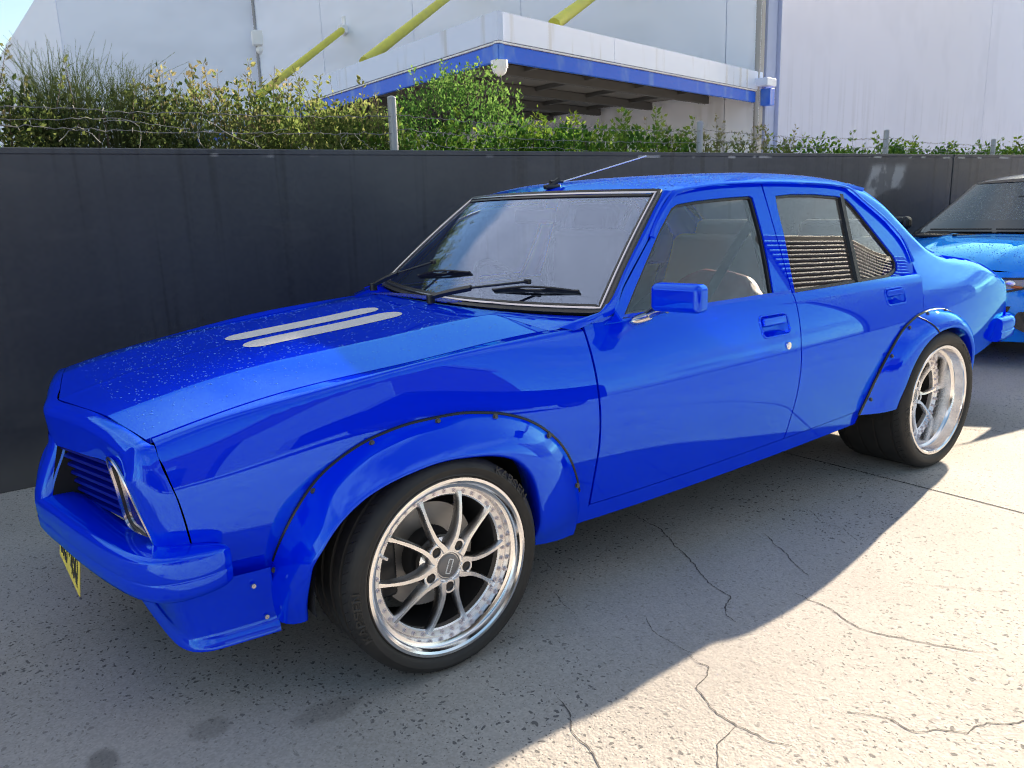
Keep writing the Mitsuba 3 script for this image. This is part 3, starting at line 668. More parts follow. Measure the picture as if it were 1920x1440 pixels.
def door_front():
    low = [(.588, .871+.012), (.700, .898)]
    lo = sg.Polygon([(.590, float(sillz(.59))+.004), (.590, .60), (.590, .905)]+[(x, .905) for x in np.linspace(.62, 1.59, 12)]+[(float(bx(z))-.003, z) for z in (.88, .855, .693, .553, .45, .36)]+[(1.552, float(sillz(1.55))+.004)]+[(x, float(sillz(x))+.004) for x in (1.3, 1.0, .8)])
    m1 = panel(lo, dskin, .016, .014)
    fo = [(.66, .878)]+[tuple(p) for p in G_[:4]]+[(x, float(topz(x))) for x in np.linspace(1.12, 1.62, 14)]+[(float(bx(z))-.003, z) for z in (1.20, 1.1, 1.0, .878)]
    fr_ = sg.Polygon(fo).difference(sg.Polygon(win_f))
    m2 = panel(fr_, frame_map, .012, .016)
    return m1, m2
def dhandle(cx, cz, w, h):
    return sg.box(cx-w/2, cz-h/2, cx+w/2, cz+h/2).buffer(-.02).buffer(.02, 6)
hF, hR = dhandle(1.440, .786, .158, .076), dhandle(2.276, .810, .154, .066)
def make_door(lo, fo, win, handle, key, hinge):
    lo = sg.Polygon(lo).buffer(0)
    m1 = panel(lo.difference(handle), dskin, .016, .014)
    m2 = panel(sg.Polygon(fo).buffer(0).difference(sg.Polygon(win)), frame_map, .012, .016)
    both(key, cat(m1, m2), 'm_paint', 35)
    for sgn, k in ((-1, key), (1, key+'_001')):
        fl = (lambda m: m) if sgn < 0 else flipy
        gl = panel(sg.Polygon(win).buffer(.006), lambda q: fgs(q, -.010), .06, 0)
        ent(SD+f'__{k}__window_glass', fl(gl), 'm_glass', 40)
        ring = sg.Polygon(win).buffer(.002).difference(sg.Polygon(win).buffer(-.010))
        ent(SD+f'__{k}__window_seal', fl(panel(ring, lambda q: fgs(q, -.003), .012, .006)), 'm_black', 35)
        # recessed handle: dished pocket, flap, lip
        b = handle.bounds; cx, cz = (b[0]+b[2])/2, (b[1]+b[3])/2
        def pocket(q, cx=cx, cz=cz, b=b):
            p = dskin(q); u = (q[:, 0]-cx)/((b[2]-b[0])/2); v = (q[:, 1]-cz)/((b[3]-b[1])/2)
            r = np.maximum(abs(u), abs(v)); p[:, 1] += .026*(1-np.clip(r, 0, 1)**5); return p
        ent(SD+f'__{k}__handle__cup'.replace('__handle__cup', '__handle_cup'), fl(panel(handle.buffer(.002), pocket, .007, 0)), 'm_paint', 50)
        rim = np.array([dskin(np.array([[x, z]]))[0] for x, z in resample_ring(handle.exterior.coords, .006)])
        ent(SD+f'__{k}__handle_rim', fl(tube(np.vstack([rim, rim[:1]]), .0042, 8, cap=False)), 'm_paint', 50)
        fp = dskin(np.array([[cx, cz+.012]]))[0]
        ent(SD+f'__{k}__handle_flap', fl(rbox(fp+[0, .001, .003], ((b[2]-b[0])*.82, .016, (b[3]-b[1])*.36), .005, rotx(math.radians(-12)))), 'm_paint', 40)
doorF_lo = [(.590, float(sillz(.59))+.004), (.590, .60), (.590, .902)]+[(x, .902) for x in np.linspace(.62, 1.58, 12)]+[(float(bx(z))-.003, z) for z in (.902, .88, .855, .80, .75, .693, .62, .553, .50, .45, .40, .36)]+[(1.550, float(sillz(1.55))+.004)]+[(x, float(sillz(x))+.004) for x in (1.3, 1.0, .8)]
doorF_fr = [(.668, .877)]+[tuple(p) for p in G_[:4]]+[(x, float(topz(x))) for x in np.linspace(1.12, 1.622, 14)]+[(float(bx(z))-.003, z) for z in (1.20, 1.1, 1.0, .877)]
archR = [(x, z) for x, z in spline(trimR0, 60) if z > .34]
c0 = np.array([2.58, .30]); archRi = [tuple(c0+(np.array(q)-c0)*.94) for q in archR]
dre = [(2.556, .902), (2.546, .88), (2.52, .82), (2.49, .755), (2.48, .72)]
doorR_lo = [(float(bx(z))+.003, z) for z in (.35, .40, .45, .50, .553, .62, .693, .75, .80, .855, .88, .902)]+[(x, .902) for x in np.linspace(1.64, 2.54, 12)]+dre+[q for q in archRi[::-1] if q[0] < 2.49]+[(2.06, float(sillz(2.06))+.004)]+[(x, float(sillz(x))+.004) for x in (1.9, 1.7)]+[(1.556, float(sillz(1.55))+.004)]
doorR_fr = [(float(bx(z))+.003, z) for z in (.877, 1.0, 1.1, 1.2)]+[(x, float(topz(x))) for x in np.linspace(1.632, 2.15, 12)]+[tuple(p) for p in G_[10:]]+[(2.546, .877)]
make_door(doorF_lo, doorF_fr, win_f, hF, 'front_door', .59)
make_door(doorR_lo, doorR_fr, win_r, hR, 'rear_door', 1.6)
# quarter-light bar, lock
both('quarter_light_bar', sweep(polyline([fgs(np.array([[2.146, 1.236]]), -.002)[0], fgs(np.array([[2.066, .882]]), -.002)[0]], 12), np.array([(-.015, -.008), (.015, -.008), (.012, .006), (-.012, .006)]), up=(0, -1, .4)), 'm_black', 30)
lk = dskin(np.array([[1.492, .707]]))[0]
ent(SD+'__front_door__lock', cat(trimesh.creation.cylinder(.0135, .010, sections=28).apply_transform(trimesh.transformations.rotation_matrix(math.pi/2, [1, 0, 0])).apply_translation(lk), trimesh.creation.cylinder(.009, .014, sections=20).apply_transform(trimesh.transformations.rotation_matrix(math.pi/2, [1, 0, 0])).apply_translation(lk)), 'm_brushed', 30, 'round silver key lock')
# sill
def fside(q): return np.stack([q[:, 0], -side(q[:, 0], q[:, 1]), q[:, 1]], 1)
sl = [(.50, .232)]+[(x, .238+.0285*(x-.58)) for x in np.linspace(.58, 2.08, 10)]+[(2.10, .345)]+[(x, float(sillz(x))-.001) for x in np.linspace(2.08, .59, 12)]+[(.57, .26)]
both('sill', panel(sg.Polygon(sl).buffer(0), lambda q: fside(q)+np.c_[0*q[:, 0], .004+0*q[:, 0], 0*q[:, 0]], .02, .06), 'm_paint', 40)
# ---- roof
Yr_ = lambda x: np.interp(x, [.95, 1.09, 1.25, 1.64, 2.19, 2.45], [.58, .592, .596, .597, .595, .575])
ze_r = P([.95, 1.088, 1.246, 1.424, 1.641, 1.906, 2.15, 2.30, 2.45], [1.258, 1.268, 1.288, 1.298, 1.300, 1.294, 1.281, 1.268, 1.250])
zc_r = P([.95, 1.0, 1.24, 1.60, 1.9, 2.25, 2.45], [1.274, 1.284, 1.326, 1.342, 1.345, 1.332, 1.302])
def roofz(x, y):
    t = np.clip(np.abs(y)/Yr_(x), 0, 1); return ze_r(x)+(zc_r(x)-ze_r(x))*(1-t**3.2)
def froof(q): return np.stack([q[:, 0], q[:, 1], roofz(q[:, 0], q[:, 1])], 1)
us = np.linspace(-1, 1, 41)
wsx = lambda u: .988+.093*u*u
rp = [(wsx(u)+.012, u*.585) for u in us]+[(x, float(Yr_(x))) for x in np.linspace(1.12, 2.38, 24)]+[(2.43-.05*u*u, u*.555) for u in us[::-1]]+[(x, -float(Yr_(x))) for x in np.linspace(2.38, 1.12, 24)]
ent(SD+'__roof', panel(sg.Polygon(rp).buffer(0), froof, .022, .012, (0, 0, 1)), 'm_paint', 40)
rail = np.array([(x, -(float(gs(x, z))+.012), z+.006) for x, z in G_[2:16]]); rail = spline(rail, 80)
both('drip_rail', sweep(rail, np.array([(-.006, -.004), (.010, -.006), (.012, .0), (.006, .005), (-.006, .004)]), up=(0, -.3, 1)), 'm_paint', 50)
# ---- screen pillars, cowl
def ws(u, v):
    B_ = np.stack([.575+.108*u**2, .724*u, .905+.012*u**2], -1); Tp = np.stack([.988+.093*u**2, .578*u, 1.273-.007*u**2], -1)
    v = np.asarray(v)[..., None]; p = B_*(1-v)+Tp*v
    return p+np.array([-.66, 0, .75])*(.014*np.sin(np.pi*v[..., 0])*(1-.5*u**2))[..., None]
def strip_surf(A, B, n=40, m=7, bul=.008, out=(-.4, -1, .4)):
    A, B = spline(A, n), spline(B, n); t = np.linspace(0, 1, m)[None, :, None]
    o = np.array(out)/np.linalg.norm(out)
    return orient(grid_mesh(A[:, None]*(1-t)+B[:, None]*t+o*(bul*4*t*(1-t))), out)
Aw = [ws(np.array(-1.012), np.array(v)) for v in np.linspace(-.02, 1.03, 12)]
Ag = [(x, -(float(gs(x, z))+.004), z) for x, z in [(.590, .889), (.640, .889), (.691, .893), (.782, .977), (.955, 1.119), (1.093, 1.243), (1.13, 1.264)]]
both('screen_pillar', strip_surf(np.array(Aw)+[0, 0, 0], np.array(Ag)+[-.004, -.001, .006]), 'm_paint', 50)
# cowl panel between hood and screen
def cowl_grid():
    U = np.linspace(-1, 1, 61); rows = []
    for u in U:
        au = abs(u)
        a = np.array([.468+.030*u*u, u*.700, 0]); a[2] = float(hood(np.array([a[0]]), np.array([a[1]]))[0])-.002
        b = ws(np.array(u*1.03), np.array(-.045)); b = np.array([b[0], b[1]*1.02, b[2]-.004])
        rows.append([a+(b-a)*t+[0, 0, .004*math.sin(math.pi*t)] for t in np.linspace(0, 1, 9)])
    return orient(grid_mesh(rows), (0, 0, 1))
ent(SD+'__cowl_panel', cowl_grid(), 'm_paint', 50)
cv = [(.49, -.10), (.545, -.13), (.553, .42), (.535, .50), (.50, .52)]
def fcowl(q):
    z = np.interp(q[:, 0], [.47, .56], [.9035, .9045])-.030*(np.abs(q[:, 1])/.70)**2*.9; return np.c_[q, z+.0065]
both('fender_corner', strip_surf(np.array([(.50, -.700, .876), (.54, -.715, .886), (.60, -.735, .900), (.66, -.745, .912)]), np.array([(.545, -.752, .868), (.57, -.757, .874), (.60, -.762, .884), (.655, -.766, .896)]), bul=.004, out=(0, -.5, 1)), 'm_paint', 50)
ent(SD+'__cowl_vent', panel(sg.Polygon(cv), fcowl, .02, .004, (0, 0, 1)), 'm_cowl', 40, 'perforated blue air intake below the windscreen')
# windscreen
U, V = np.meshgrid(np.linspace(-1, 1, 41), np.linspace(0, 1, 21), indexing='ij')
ent(SD+'__windscreen__glass', orient(grid_mesh(ws(U, V)), (-1, 0, 1)), 'm_screen', True)
edge = np.vstack([ws(np.linspace(-1, 1, 60), np.zeros(60)), ws(np.ones(24), np.linspace(0, 1, 24))[1:], ws(np.linspace(1, -1, 60), np.ones(60))[1:], ws(-np.ones(24), np.linspace(1, 0, 24))[1:-1]])
nw = np.array([-.66, 0, .75])
ent(SD+'__windscreen__chrome_trim', sweep(edge+nw*.004, np.array([(-.006, -.004), (.006, -.004), (.005, .003), (0, .005), (-.005, .003)]), up=nw, closed=True), 'm_chrome', 50)
cen = edge.mean(0)
def grow(e, d):
    t = np.roll(e, -1, 0)-np.roll(e, 1, 0); t /= np.linalg.norm(t, axis=1, keepdims=True); n = np.cross(t, nw); n *= np.sign(((e-cen)*n).sum(1))[:, None]; return e+n*d
ent(SD+'__windscreen__rubber_seal', cat(sweep(grow(edge, -.011)+nw*.002, np.array([(-.006, -.004), (.006, -.004), (.005, .003), (-.005, .003)]), up=nw, closed=True), sweep(grow(edge, .014)+nw*.000, np.array([(-.009, -.012), (.010, -.012), (.008, .003), (-.008, .004)]), up=nw, closed=True)), 'm_black', 50)
# wipers
def on_ws(u, v, h=.012): return ws(np.array(u), np.array(v))+nw*h
WIP = [((0.46, -0.053, 0.915), (-0.573, 0.137), (-0.315, 0.097), (-0.855, 0.119)), ((0.528, 0.54, 0.915), (0.362, 0.238), (0.522, 0.136), (-0.03, 0.223))]
for k, (pv, hd, b0, b1) in enumerate(WIP):
    wk = SD+'__wiper' if k == 0 else SD+'__wiper_001'
    pv = np.array(pv); h_ = on_ws(*hd, .035)
    mid_ = pv*.55+h_*.45+np.array([-.006, 0, .016])
    ent(wk+'__arm', cat(sweep(spline([pv+[0, 0, .012], pv*.78+h_*.22+[-.004, 0, .016], mid_], 10), np.array([(-.011, -.006), (.011, -.006), (.008, .007), (-.008, .007)]), up=(-.66, 0, .75)), tube([mid_, h_], .0045, 8), trimesh.creation.cylinder(.016, .03, sections=20).apply_translation(pv+[0, 0, .005]), box(h_, (.014, .03, .016), .003)), 'm_black', 35)
    e0, e1 = on_ws(*b0, .006), on_ws(*b1, .006); ln = np.linspace(0, 1, 13)[:, None]
    arc = e0*(1-ln)+e1*ln+nw*(.020*np.sin(np.pi*ln))
    ent(wk+'__blade', cat(sweep(e0*(1-ln)+e1*ln+nw*0, np.array([(-.004, -.004), (.004, -.004), (.003, .006), (-.003, .006)]), up=nw), tube(arc, .0042, 6), tube((e0*(1-ln)+e1*ln+nw*(.011*np.sin(2*np.pi*ln)**2))[1:-1], .0032, 6)), 'm_black', 35)
# aerial on the roof
ab = np.array([1.075, .0, roofz(np.array([1.075]), np.array([0.]))[0]])
at_ = np.array((1.64, 0.02, 1.43))
ent(SD+'__roof_aerial', cat(rbox(ab+[.01, 0, .008], (.075, .03, .02), .008), tube([ab+[.0, 0, .012], ab+[.045, 0, .034]], .011, 10), tube([ab+[.0, 0, .028], ab+(at_-ab)*.12+[0, 0, .012]], .006, 8)), 'm_black', 40)
ent(SD+'__roof_aerial__mast', tube([ab+(at_-ab)*.1+[0, 0, .012], at_], .0028, 6), 'm_white', 40)

# ---- quarter panel with rear pillar
def qside(x, z):
    w = np.clip((z-.76)/(.985-.76), 0, 1); w = w*w*(3-2*w)
    return side(x, z)*(1-w)+gs(x, z)*w
def fq0(q): return np.stack([q[:, 0], -qside(q[:, 0], q[:, 1]), q[:, 1]], 1)
edgeq = [(2.17, 1.279), (2.26, 1.278), (2.36, 1.262), (2.49, 1.208), (2.58, 1.143), (2.71, 1.045), (2.80, .990), (2.89, .952), (2.98, .930), (3.10, .912), (3.26, .888), (3.40, .852), (3.54, .806), (3.61, .778)]
eq = spline(edgeq, 40)
# rounded brow along the upper edge: the panel turns in over the last 3 cm
eql = sg.LineString(eq)
def fq(q):
    p = fq0(q); d = np.array([eql.distance(sg.Point(a)) for a in q]); k = np.clip(1-d/.045, 0, 1)
    p[:, 1] += .030*k**2; return p
qp = [(2.559, .92), (2.549, .88), (2.524, .82), (2.494, .755), (2.484, .722)]+[q for q in archRi if q[0] > 2.486]+[(2.975, .415), (3.30, .40), (3.66, .42), (3.695, .47), (3.685, .55), (3.665, .64), (3.635, .73)]+[tuple(a) for a in eq[::-1]]+[(2.205, 1.262), (2.29, 1.209), (2.444, 1.112), (2.534, 1.024), (2.556, .964)]
both('quarter_panel', panel(sg.Polygon(qp).buffer(0), fq, .016, .012), 'm_paint', 40)
# inner faces of rear pillars to the backlight, deck, tail
pe = np.array([fq(np.array([a]))[0] for a in eq])
glb = lambda s: np.array([2.425+.575*s, 0, 1.292-.362*s])
inn = np.array([(x+.0, -(abs(y)-.055-.03*min(1, max(0, (x-2.3)/.5))), z-.004) for x, y, z in pe])
both('rear_pillar', strip_surf(pe+[0, .002, -.001], inn, n=60, bul=.006, out=(.3, -.2, 1)), 'm_paint', 50)
BU, BV = np.meshgrid(np.linspace(-1, 1, 31), np.linspace(0, 1, 15), indexing='ij')
def back(u, v): return np.stack([2.415+.575*v+.02*np.sin(np.pi*v)-.06*u*u*(1-v)-.05*u*u*v, u*(.515+.07*v), 1.288-.362*v-.01*u*u], -1)
ent(SD+'__rear_window__glass', orient(grid_mesh(back(BU, BV)), (1, 0, 1)), 'm_glass', True)
be_ = np.vstack([back(np.linspace(-1, 1, 40), np.zeros(40)), back(np.ones(16), np.linspace(0, 1, 16))[1:], back(np.linspace(1, -1, 40), np.ones(40))[1:], back(-np.ones(16), np.linspace(1, 0, 16))[1:-1]])
ent(SD+'__rear_window__seal', sweep(be_, np.array([(-.016, -.008), (.016, -.008), (.012, .005), (-.012, .005)]), up=(.5, 0, .85), closed=True), 'm_black', 50)
rows = []
for x in np.linspace(2.955, 3.63, 24):
    xq = min(x, 3.6); i = np.argmin(abs(pe[:, 0]-xq)); ye = np.interp(xq, inn[20:, 0], -inn[20:, 1]); zz = np.interp(xq, inn[20:, 0], inn[20:, 2])
    zz -= max(0, x-3.6)*.8
    rows.append([(x-.03*(u*u) if x > 3.5 else x, u*ye, zz+.022*(1-u*u)) for u in np.linspace(-1, 1, 31)])
ent(SD+'__boot_lid', orient(grid_mesh(rows), (0, 0, 1)), 'm_paint', 50)
rows = []
for u in np.linspace(-1, 1, 41):
    k = .03*abs(u)**3; y = u
    rows.append([(3.625-k, u*.640, .783+.012*(1-u*u)), (3.655-k, y*.662, .750), (3.69-k, y*.672, .66), (3.712-k, y*.672, .56), (3.722-k, y*.668, .47), (3.69-k, y*.665, .415)])
ent(SD+'__tail_panel', orient(grid_mesh(rows), (1, 0, 0)), 'm_paint', 50)
both('tail_lamp', box((3.705, -.44, .655), (.03, .26, .11), .01), 'm_maroon', 30)
# rear bumper
rb = np.array([(3.82, 0), (3.82, .3), (3.815, .50), (3.80, .62), (3.76, .685), (3.68, .72), (3.52, .730)])
rpl = spline(np.vstack([rb[:0:-1]*[1, -1], rb]), 81)
tn = np.gradient(rpl, axis=0); tn /= np.linalg.norm(tn, axis=1, keepdims=True); nn = np.stack([-tn[:, 1], tn[:, 0]], 1); nn *= np.sign((nn*(rpl-[3.2, 0])).sum(1))[:, None]
prf = np.array([(-.09, .562), (-.03, .566), (-.008, .556), (0, .535), (0, .505), (-.005, .50), (-.005, .494), (0, .489), (-.004, .455), (-.02, .438), (-.09, .436)])
S = np.stack([np.c_[rpl[i]+prf[:, :1]*nn[i], prf[:, 1]] for i in range(len(rpl))])
cp_ = [tm(np.vstack([S[e], S[e].mean(0)]), [[j, (j+1) % len(prf), len(prf)] for j in range(len(prf))]) for e in (0, -1)]
ent(SD+'__rear_bumper', cat(orient(grid_mesh(S), (1, 0, 0)), *cp_), 'm_paint', 50)

# ---- mirror
MC = np.array((0.810, -0.935, 0.956))
Rm = rotz(math.radians(12))
for sgn, kk in ((-1, 'side_mirror'),):
    fl = (lambda m: m) if sgn < 0 else flipy
    sh = rbox((0, 0, 0), (.058, .172, .086), .019, n=4); v = np.asarray(sh.vertices).copy()
    v[:, 1] *= 1+.12*(v[:, 2]/.05)*0; v[:, 0] *= np.where(v[:, 0] < 0, 1.25, 1)
    ent(SD+f'__{kk}__shell', fl(tm(v@Rm.T+MC, sh.faces)), 'm_paint', 50)
    ent(SD+f'__{kk}__mirror_glass', fl(box(MC+Rm@np.array([.030, 0, 0]), (.004, .150, .068), .002, Rm)), 'm_chrome', 30)
    pb_ = dskin(np.array([[MC[0]-.035, .868]]))[0]
    ent(SD+f'__{kk}__stalk', fl(cat(sweep(spline([pb_+[-.005, -.000, .000], pb_+[.022, -.010, .004], pb_+[.050, -.018, .010], pb_+[.072, -.010, .012]], 14), np.array([(math.cos(a)*.016, math.sin(a)*.013) for a in np.linspace(0, 2*np.pi, 14, endpoint=False)]), scale=np.stack([np.array([.35, .8, 1, 1.1, 1.15, 1.2, 1.2, 1.2, 1.2, 1.2, 1.2, 1.15, 1.0, .7])]*2, 1)), sweep(spline([pb_+[.052, -.014, .010], pb_+[.052, -.05, .030], MC+Rm@np.array([.005, .045, -.036])], 8), np.array([(math.cos(a)*.015, math.sin(a)*.011) for a in np.linspace(0, 2*np.pi, 12, endpoint=False)]), up=(1, 0, 0)))), 'm_chrome', 50)

# ---- wheels
def wheel(key, xc, sgn, R, yl, width, dish, cap_in, steer=0.0):
    """sgn -1 = near side; yl = |y| of the rim lip plane"""
    rr = .252
    Mx = np.eye(4); Mx[:3, :3] = rotz(steer); Mx[:3, 3] = [xc, -yl, R-.002]
    def put(sub, m, mt, smooth=40, **kw):
        m = tm(np.asarray(m.vertices)@Mx[:3, :3].T+Mx[:3, 3], m.faces)
        if sgn > 0: m = flipy(m)
        return ent(f'{SD}__{key}__{sub}', m, mt, smooth, **kw)
    # tyre: profile (radius, axial outwards); grooves in the tread
    w = width; b = .006
    side_o = [(rr-.012, -.010), (rr-.001, -.004), (rr+.004, .004), (rr+.012, .010), (rr+.5*(R-rr), .013), (R-.016, .006), (R-.006, -.006), (R-.0015, -.022)]
    tread = []
    for g in np.linspace(-.045, -w+.045, 4):
        tread += [(R, g+.007), (R-.007, g+.005), (R-.007, g-.005), (R, g-.007)]
    side_i = [(R-.0015, -w+.018), (R-.01, -w), (rr+.02, -w-.008), (rr-.01, -w+.004)]
    tyre = lathe(np.array(side_o+tread+side_i), 128)
    put('tyre', orient(tyre, (0, 0, 0)) if False else tyre, 'm_tyre', 35)
    # shallow cross grooves: raised blocks are left, dark slots lie as thin wedges proud of nothing
    slots = []
    for k in range(72):
        a = 2*np.pi*k/72
        for (g0, g1, sk) in ((-.010, -.034, .05), (-w+.012, -w+.034, -.05)):
            r0 = R+.0006
            q = [(r0, g0, a), (r0, g1, a+sk), (r0, g1, a+sk+.007), (r0, g0, a+.007)]
            slots.append(tm([(r*math.cos(t), -y, r*math.sin(t)) for r, y, t in q], [[0, 1, 2, 3]]))
    put('tread_sipes', cat(*slots), 'm_matte', False, kind='stuff')
    # raised lettering on the sidewall
    tx = meshkit.text_mesh('KAPSEN', .020, .0012, True); v = np.asarray(tx.vertices)
    for a0 in (math.radians(58), math.radians(205)):
        rad = rr+.026+v[:, 1]; ang = a0-v[:, 0]/(rr+.03)*1.35
        axial = np.interp(rad, [rr+.012, rr+.5*(R-rr), R-.016], [.010, .013, .006])
        put('sidewall_lettering', tm(np.stack([rad*np.cos(ang), -(axial+.0002+v[:, 2]), rad*np.sin(ang)], 1), tx.faces), 'm_tyretext', False)
    # rim: polished stepped lip and barrel
    ri = .204
    lip = [(rr-.014, -.014), (rr-.004, -.006), (rr, .001), (rr-.003, .005), (rr-.011, .006), (rr-.017, .002), (rr-.019, -.006), (rr-.022, -.30*dish), (rr-.026, -.36*dish), (rr-.034, -.42*dish), (rr-.037, -.9*dish), (ri+.010, -dish), (ri-.002, -dish-.001)]
    put('rim_lip', lathe(np.array(lip), 128), 'm_polish', 40)
    ring = [(ri+.012, -dish-.004), (ri+.008, -dish+.006), (ri-.010, -dish+.006), (ri-.014, -dish+.002), (ri-.014, -dish-.016), (ri+.01, -dish-.016)]
    put('rim_ring', lathe(np.array(ring), 128), 'm_brushed', 40)
    put('rim_barrel', lathe(np.array([(ri-.012, -dish-.01), (ri-.010, -dish-.05), (ri-.004, -w+.01), (ri+.02, -w)]), 96), 'm_matte', 40)
    bolts = []
    for k in range(40):
        a = 2*np.pi*(k+.5)/40; r = ri-.001
        c = trimesh.creation.cylinder(.0042, .006, sections=6); c2 = trimesh.creation.cylinder(.0062, .002, sections=12)
        c = cat(c.apply_translation([0, 0, .003]), c2)
        c.apply_transform(trimesh.transformations.rotation_matrix(math.pi/2, [1, 0, 0])); c.apply_translation([r*math.cos(a), -(-dish+.0075), r*math.sin(a)]); bolts.append(c)
    put('rim_bolts', cat(*bolts), 'm_steel', 30, kind='stuff')
    # twin spokes: five lug pads, two curved spokes from each
    hub_d = -cap_in
    def P3(r, a, ax): return np.array([r*math.cos(a), -ax, r*math.sin(a)])
    for k in range(5):
        a0 = -math.pi/2+2*math.pi*k/5
        for s in (-1, 1):
            rs = np.linspace(.046, ri-.004, 22); t = (rs-rs[0])/(rs[-1]-rs[0])
            an = a0+s*np.radians(P([.04, .055, .066, .080, .10, .13, .16, .205], [27, 23, 18.8, 15.2, 14.0, 14.6, 16.0, 18.4])(rs))
            ax = hub_d-.012+(-dish+.004-hub_d+.012)*np.interp(t, [0, .2, .5, .8, 1], [.0, -.05, .10, .55, 1.0])
            path = np.array([P3(r, a, x) for r, a, x in zip(rs, an, ax)])
            wd = np.interp(t, [0, .12, .28, .45, .85, 1], [.014, .0115, .0100, .0088, .0074, .011]); hh = np.interp(t, [0, .4, 1], [.020, .015, .010])
            sec = np.array([(-1, -1), (1, -1), (1, .15), (.55, 1.0), (-.55, 1.0), (-1, .15)])
            put('spoke', sweep(path, sec, up=(0, -1, 0), scale=np.stack([wd, hh], 1)), 'm_polish_s', 40)
        # lug pad with a recessed dark hole
        c = P3(.060, a0, hub_d-.006)
        tor = lathe(np.array([(.0125, -.012), (.0125, .006), (.0140, .009), (.0185, .009), (.0215, .005), (.023, -.02)]), 32); tor.apply_translation(c)
        put('lug_pad', tor, 'm_polish_s', 40)
        h = trimesh.creation.cylinder(.0128, .01, sections=24); h.apply_transform(trimesh.transformations.rotation_matrix(math.pi/2, [1, 0, 0])); h.apply_translation(c+[0, .004, 0])
        nut = trimesh.creation.cylinder(.009, .016, sections=6); nut.apply_transform(trimesh.transformations.rotation_matrix(math.pi/2, [1, 0, 0])); nut.apply_translation(c+[0, .005, 0])
        put('lug_nut', cat(h, nut), 'm_black', 30)
    put('hub', lathe(np.array([(.001, hub_d-.002), (.035, hub_d-.002), (.038, hub_d+.002), (.044, hub_d+.001), (.048, hub_d-.012), (.056, hub_d-.024), (.070, hub_d-.036), (.072, hub_d-.05), (.03, hub_d-.05)]), 64), 'm_polish_s', 40)
    put('centre_cap', lathe(np.array([(.0005, hub_d+.007), (.026, hub_d+.006), (.032, hub_d+.003), (.034, hub_d-.004)]), 48), 'm_cap', 40)
    sl_ = sg.LineString([(-.017, -.006), (.017, .006)]).buffer(.0062, 8); sl_ = sg.box(-.019, -.0058, .019, .0058).buffer(.002); slot = sl_.difference(sl_.buffer(-.0024))
    e = trimesh.creation.extrude_polygon(slot, .0012, engine='earcut'); v = np.asarray(e.vertices)@rotz(math.radians(68)).T
    put('centre_cap_emblem', tm(np.stack([v[:, 0], -(hub_d+.0064+v[:, 2]), v[:, 1]], 1), np.asarray(e.faces)[:, ::-1]), 'm_white', False)
    bd = -max(w*.45, dish+.075)
    put('brake_disc', lathe(np.array([(.06, bd), (.150, bd), (.152, bd-.012), (.152, bd-.024), (.06, bd-.024)]), 72), 'm_disc', 40)
    put('brake_hat', lathe(np.array([(.001, bd+.03), (.07, bd+.03), (.08, bd+.02), (.083, bd)]), 48), 'm_matte', 40)
    put('brake_caliper', tm(np.asarray(rbox((-.14, -bd+.01, .0), (.06, .07, .16), .012).vertices), rbox((-.14, -bd+.01, .0), (.06, .07, .16), .012).faces), 'm_black', 40)
    vs = P3(ri+.004, math.radians(157), -dish+.008)
    put('valve_stem', tube([vs, vs+[.006, -.03, -.003]], .0045, 8), 'm_brushed', 40)
mat('m_polish_s', {'type': 'roughconductor', 'material': 'Al', 'alpha': .16})
wheel('front_wheel', 0.0, -1, .304, .8655, .245, .046, .014, math.radians(1.4))
wheel('front_wheel', 0.0, 1, .304, .8655, .245, .046, .014) if False else None
def copy_far(src, dst):
    for k in [k for k in scene if k.startswith(f'{SD}__{src}__')]:
        d = scene[k]; path = d['filename']; v, f, n, uv, c = meshkit.WRITTEN[path]
        nk = k.replace(f'__{src}__', f'__{dst}__')
        v2 = np.array(v)*[1, -1, 1]; f2 = np.array(f)[:, ::-1]; n2 = None if n is None else np.array(n)*[1, -1, 1]
        p = meshkit.write_ply((v2, f2), False, None, None, normals=n2)
        scene[nk] = {**d, 'filename': p}
        if k in labels: labels[nk] = dict(labels[k])
copy_far('front_wheel', 'front_wheel_001')
wheel('rear_wheel', WB, -1, .3165, .878, .325, .125, .118)
copy_far('rear_wheel', 'rear_wheel_001')

# ---- under body, liners, cabin
def liner(xc, y0, y1, r, zc):
    a = np.linspace(math.radians(14), math.radians(186), 30)
    G = np.array([[(xc+r*math.cos(t), y, zc+r*math.sin(t)) for y in (y0, y1)] for t in a])
    d = tm([(xc+r*math.cos(t), y1, zc+r*math.sin(t)) for t in a]+[(xc, y1, zc)], [[i, i+1, len(a)] for i in range(len(a)-1)])
    return cat(grid_mesh(G), d)
for xc, y0, y1, r, zc in ((.0, -.80, -.42, .362, .29), (WB, -.83, -.42, .375, .32)):
    ln_ = liner(xc, y0, y1, r, zc); both('wheel_well', ln_, 'm_matte', 40)
ent(SD+'__underbody', cat(box((1.25, 0, .30), (1.55, 1.46, .10), .02), box((1.45, 0, .33), (3.9, .80, .14), .03), box((3.2, 0, .40), (.7, 1.15, .12), .03), box((-.30, 0, .40), (.6, .8, .25), .03)), 'm_matte', 25)
ent(SD+'__firewall', box((.57, 0, .66), (.02, 1.40, .44)), 'm_matte', False)
ent(SD+'__cabin_floor', box((1.65, 0, .38), (2.1, 1.45, .03)), 'm_seatdark', False)
dash = sweep([(0.80, -.68, .79), (0.80, 0, .80), (.80, .68, .79)], np.array([(-.20, -.16), (.14, -.16), (.17, -.02), (.13, .05), (.0, .075), (-.22, .065)]), up=(0, 0, 1))
ent(SD+'__dashboard', dash, 'm_seatdark', 35)
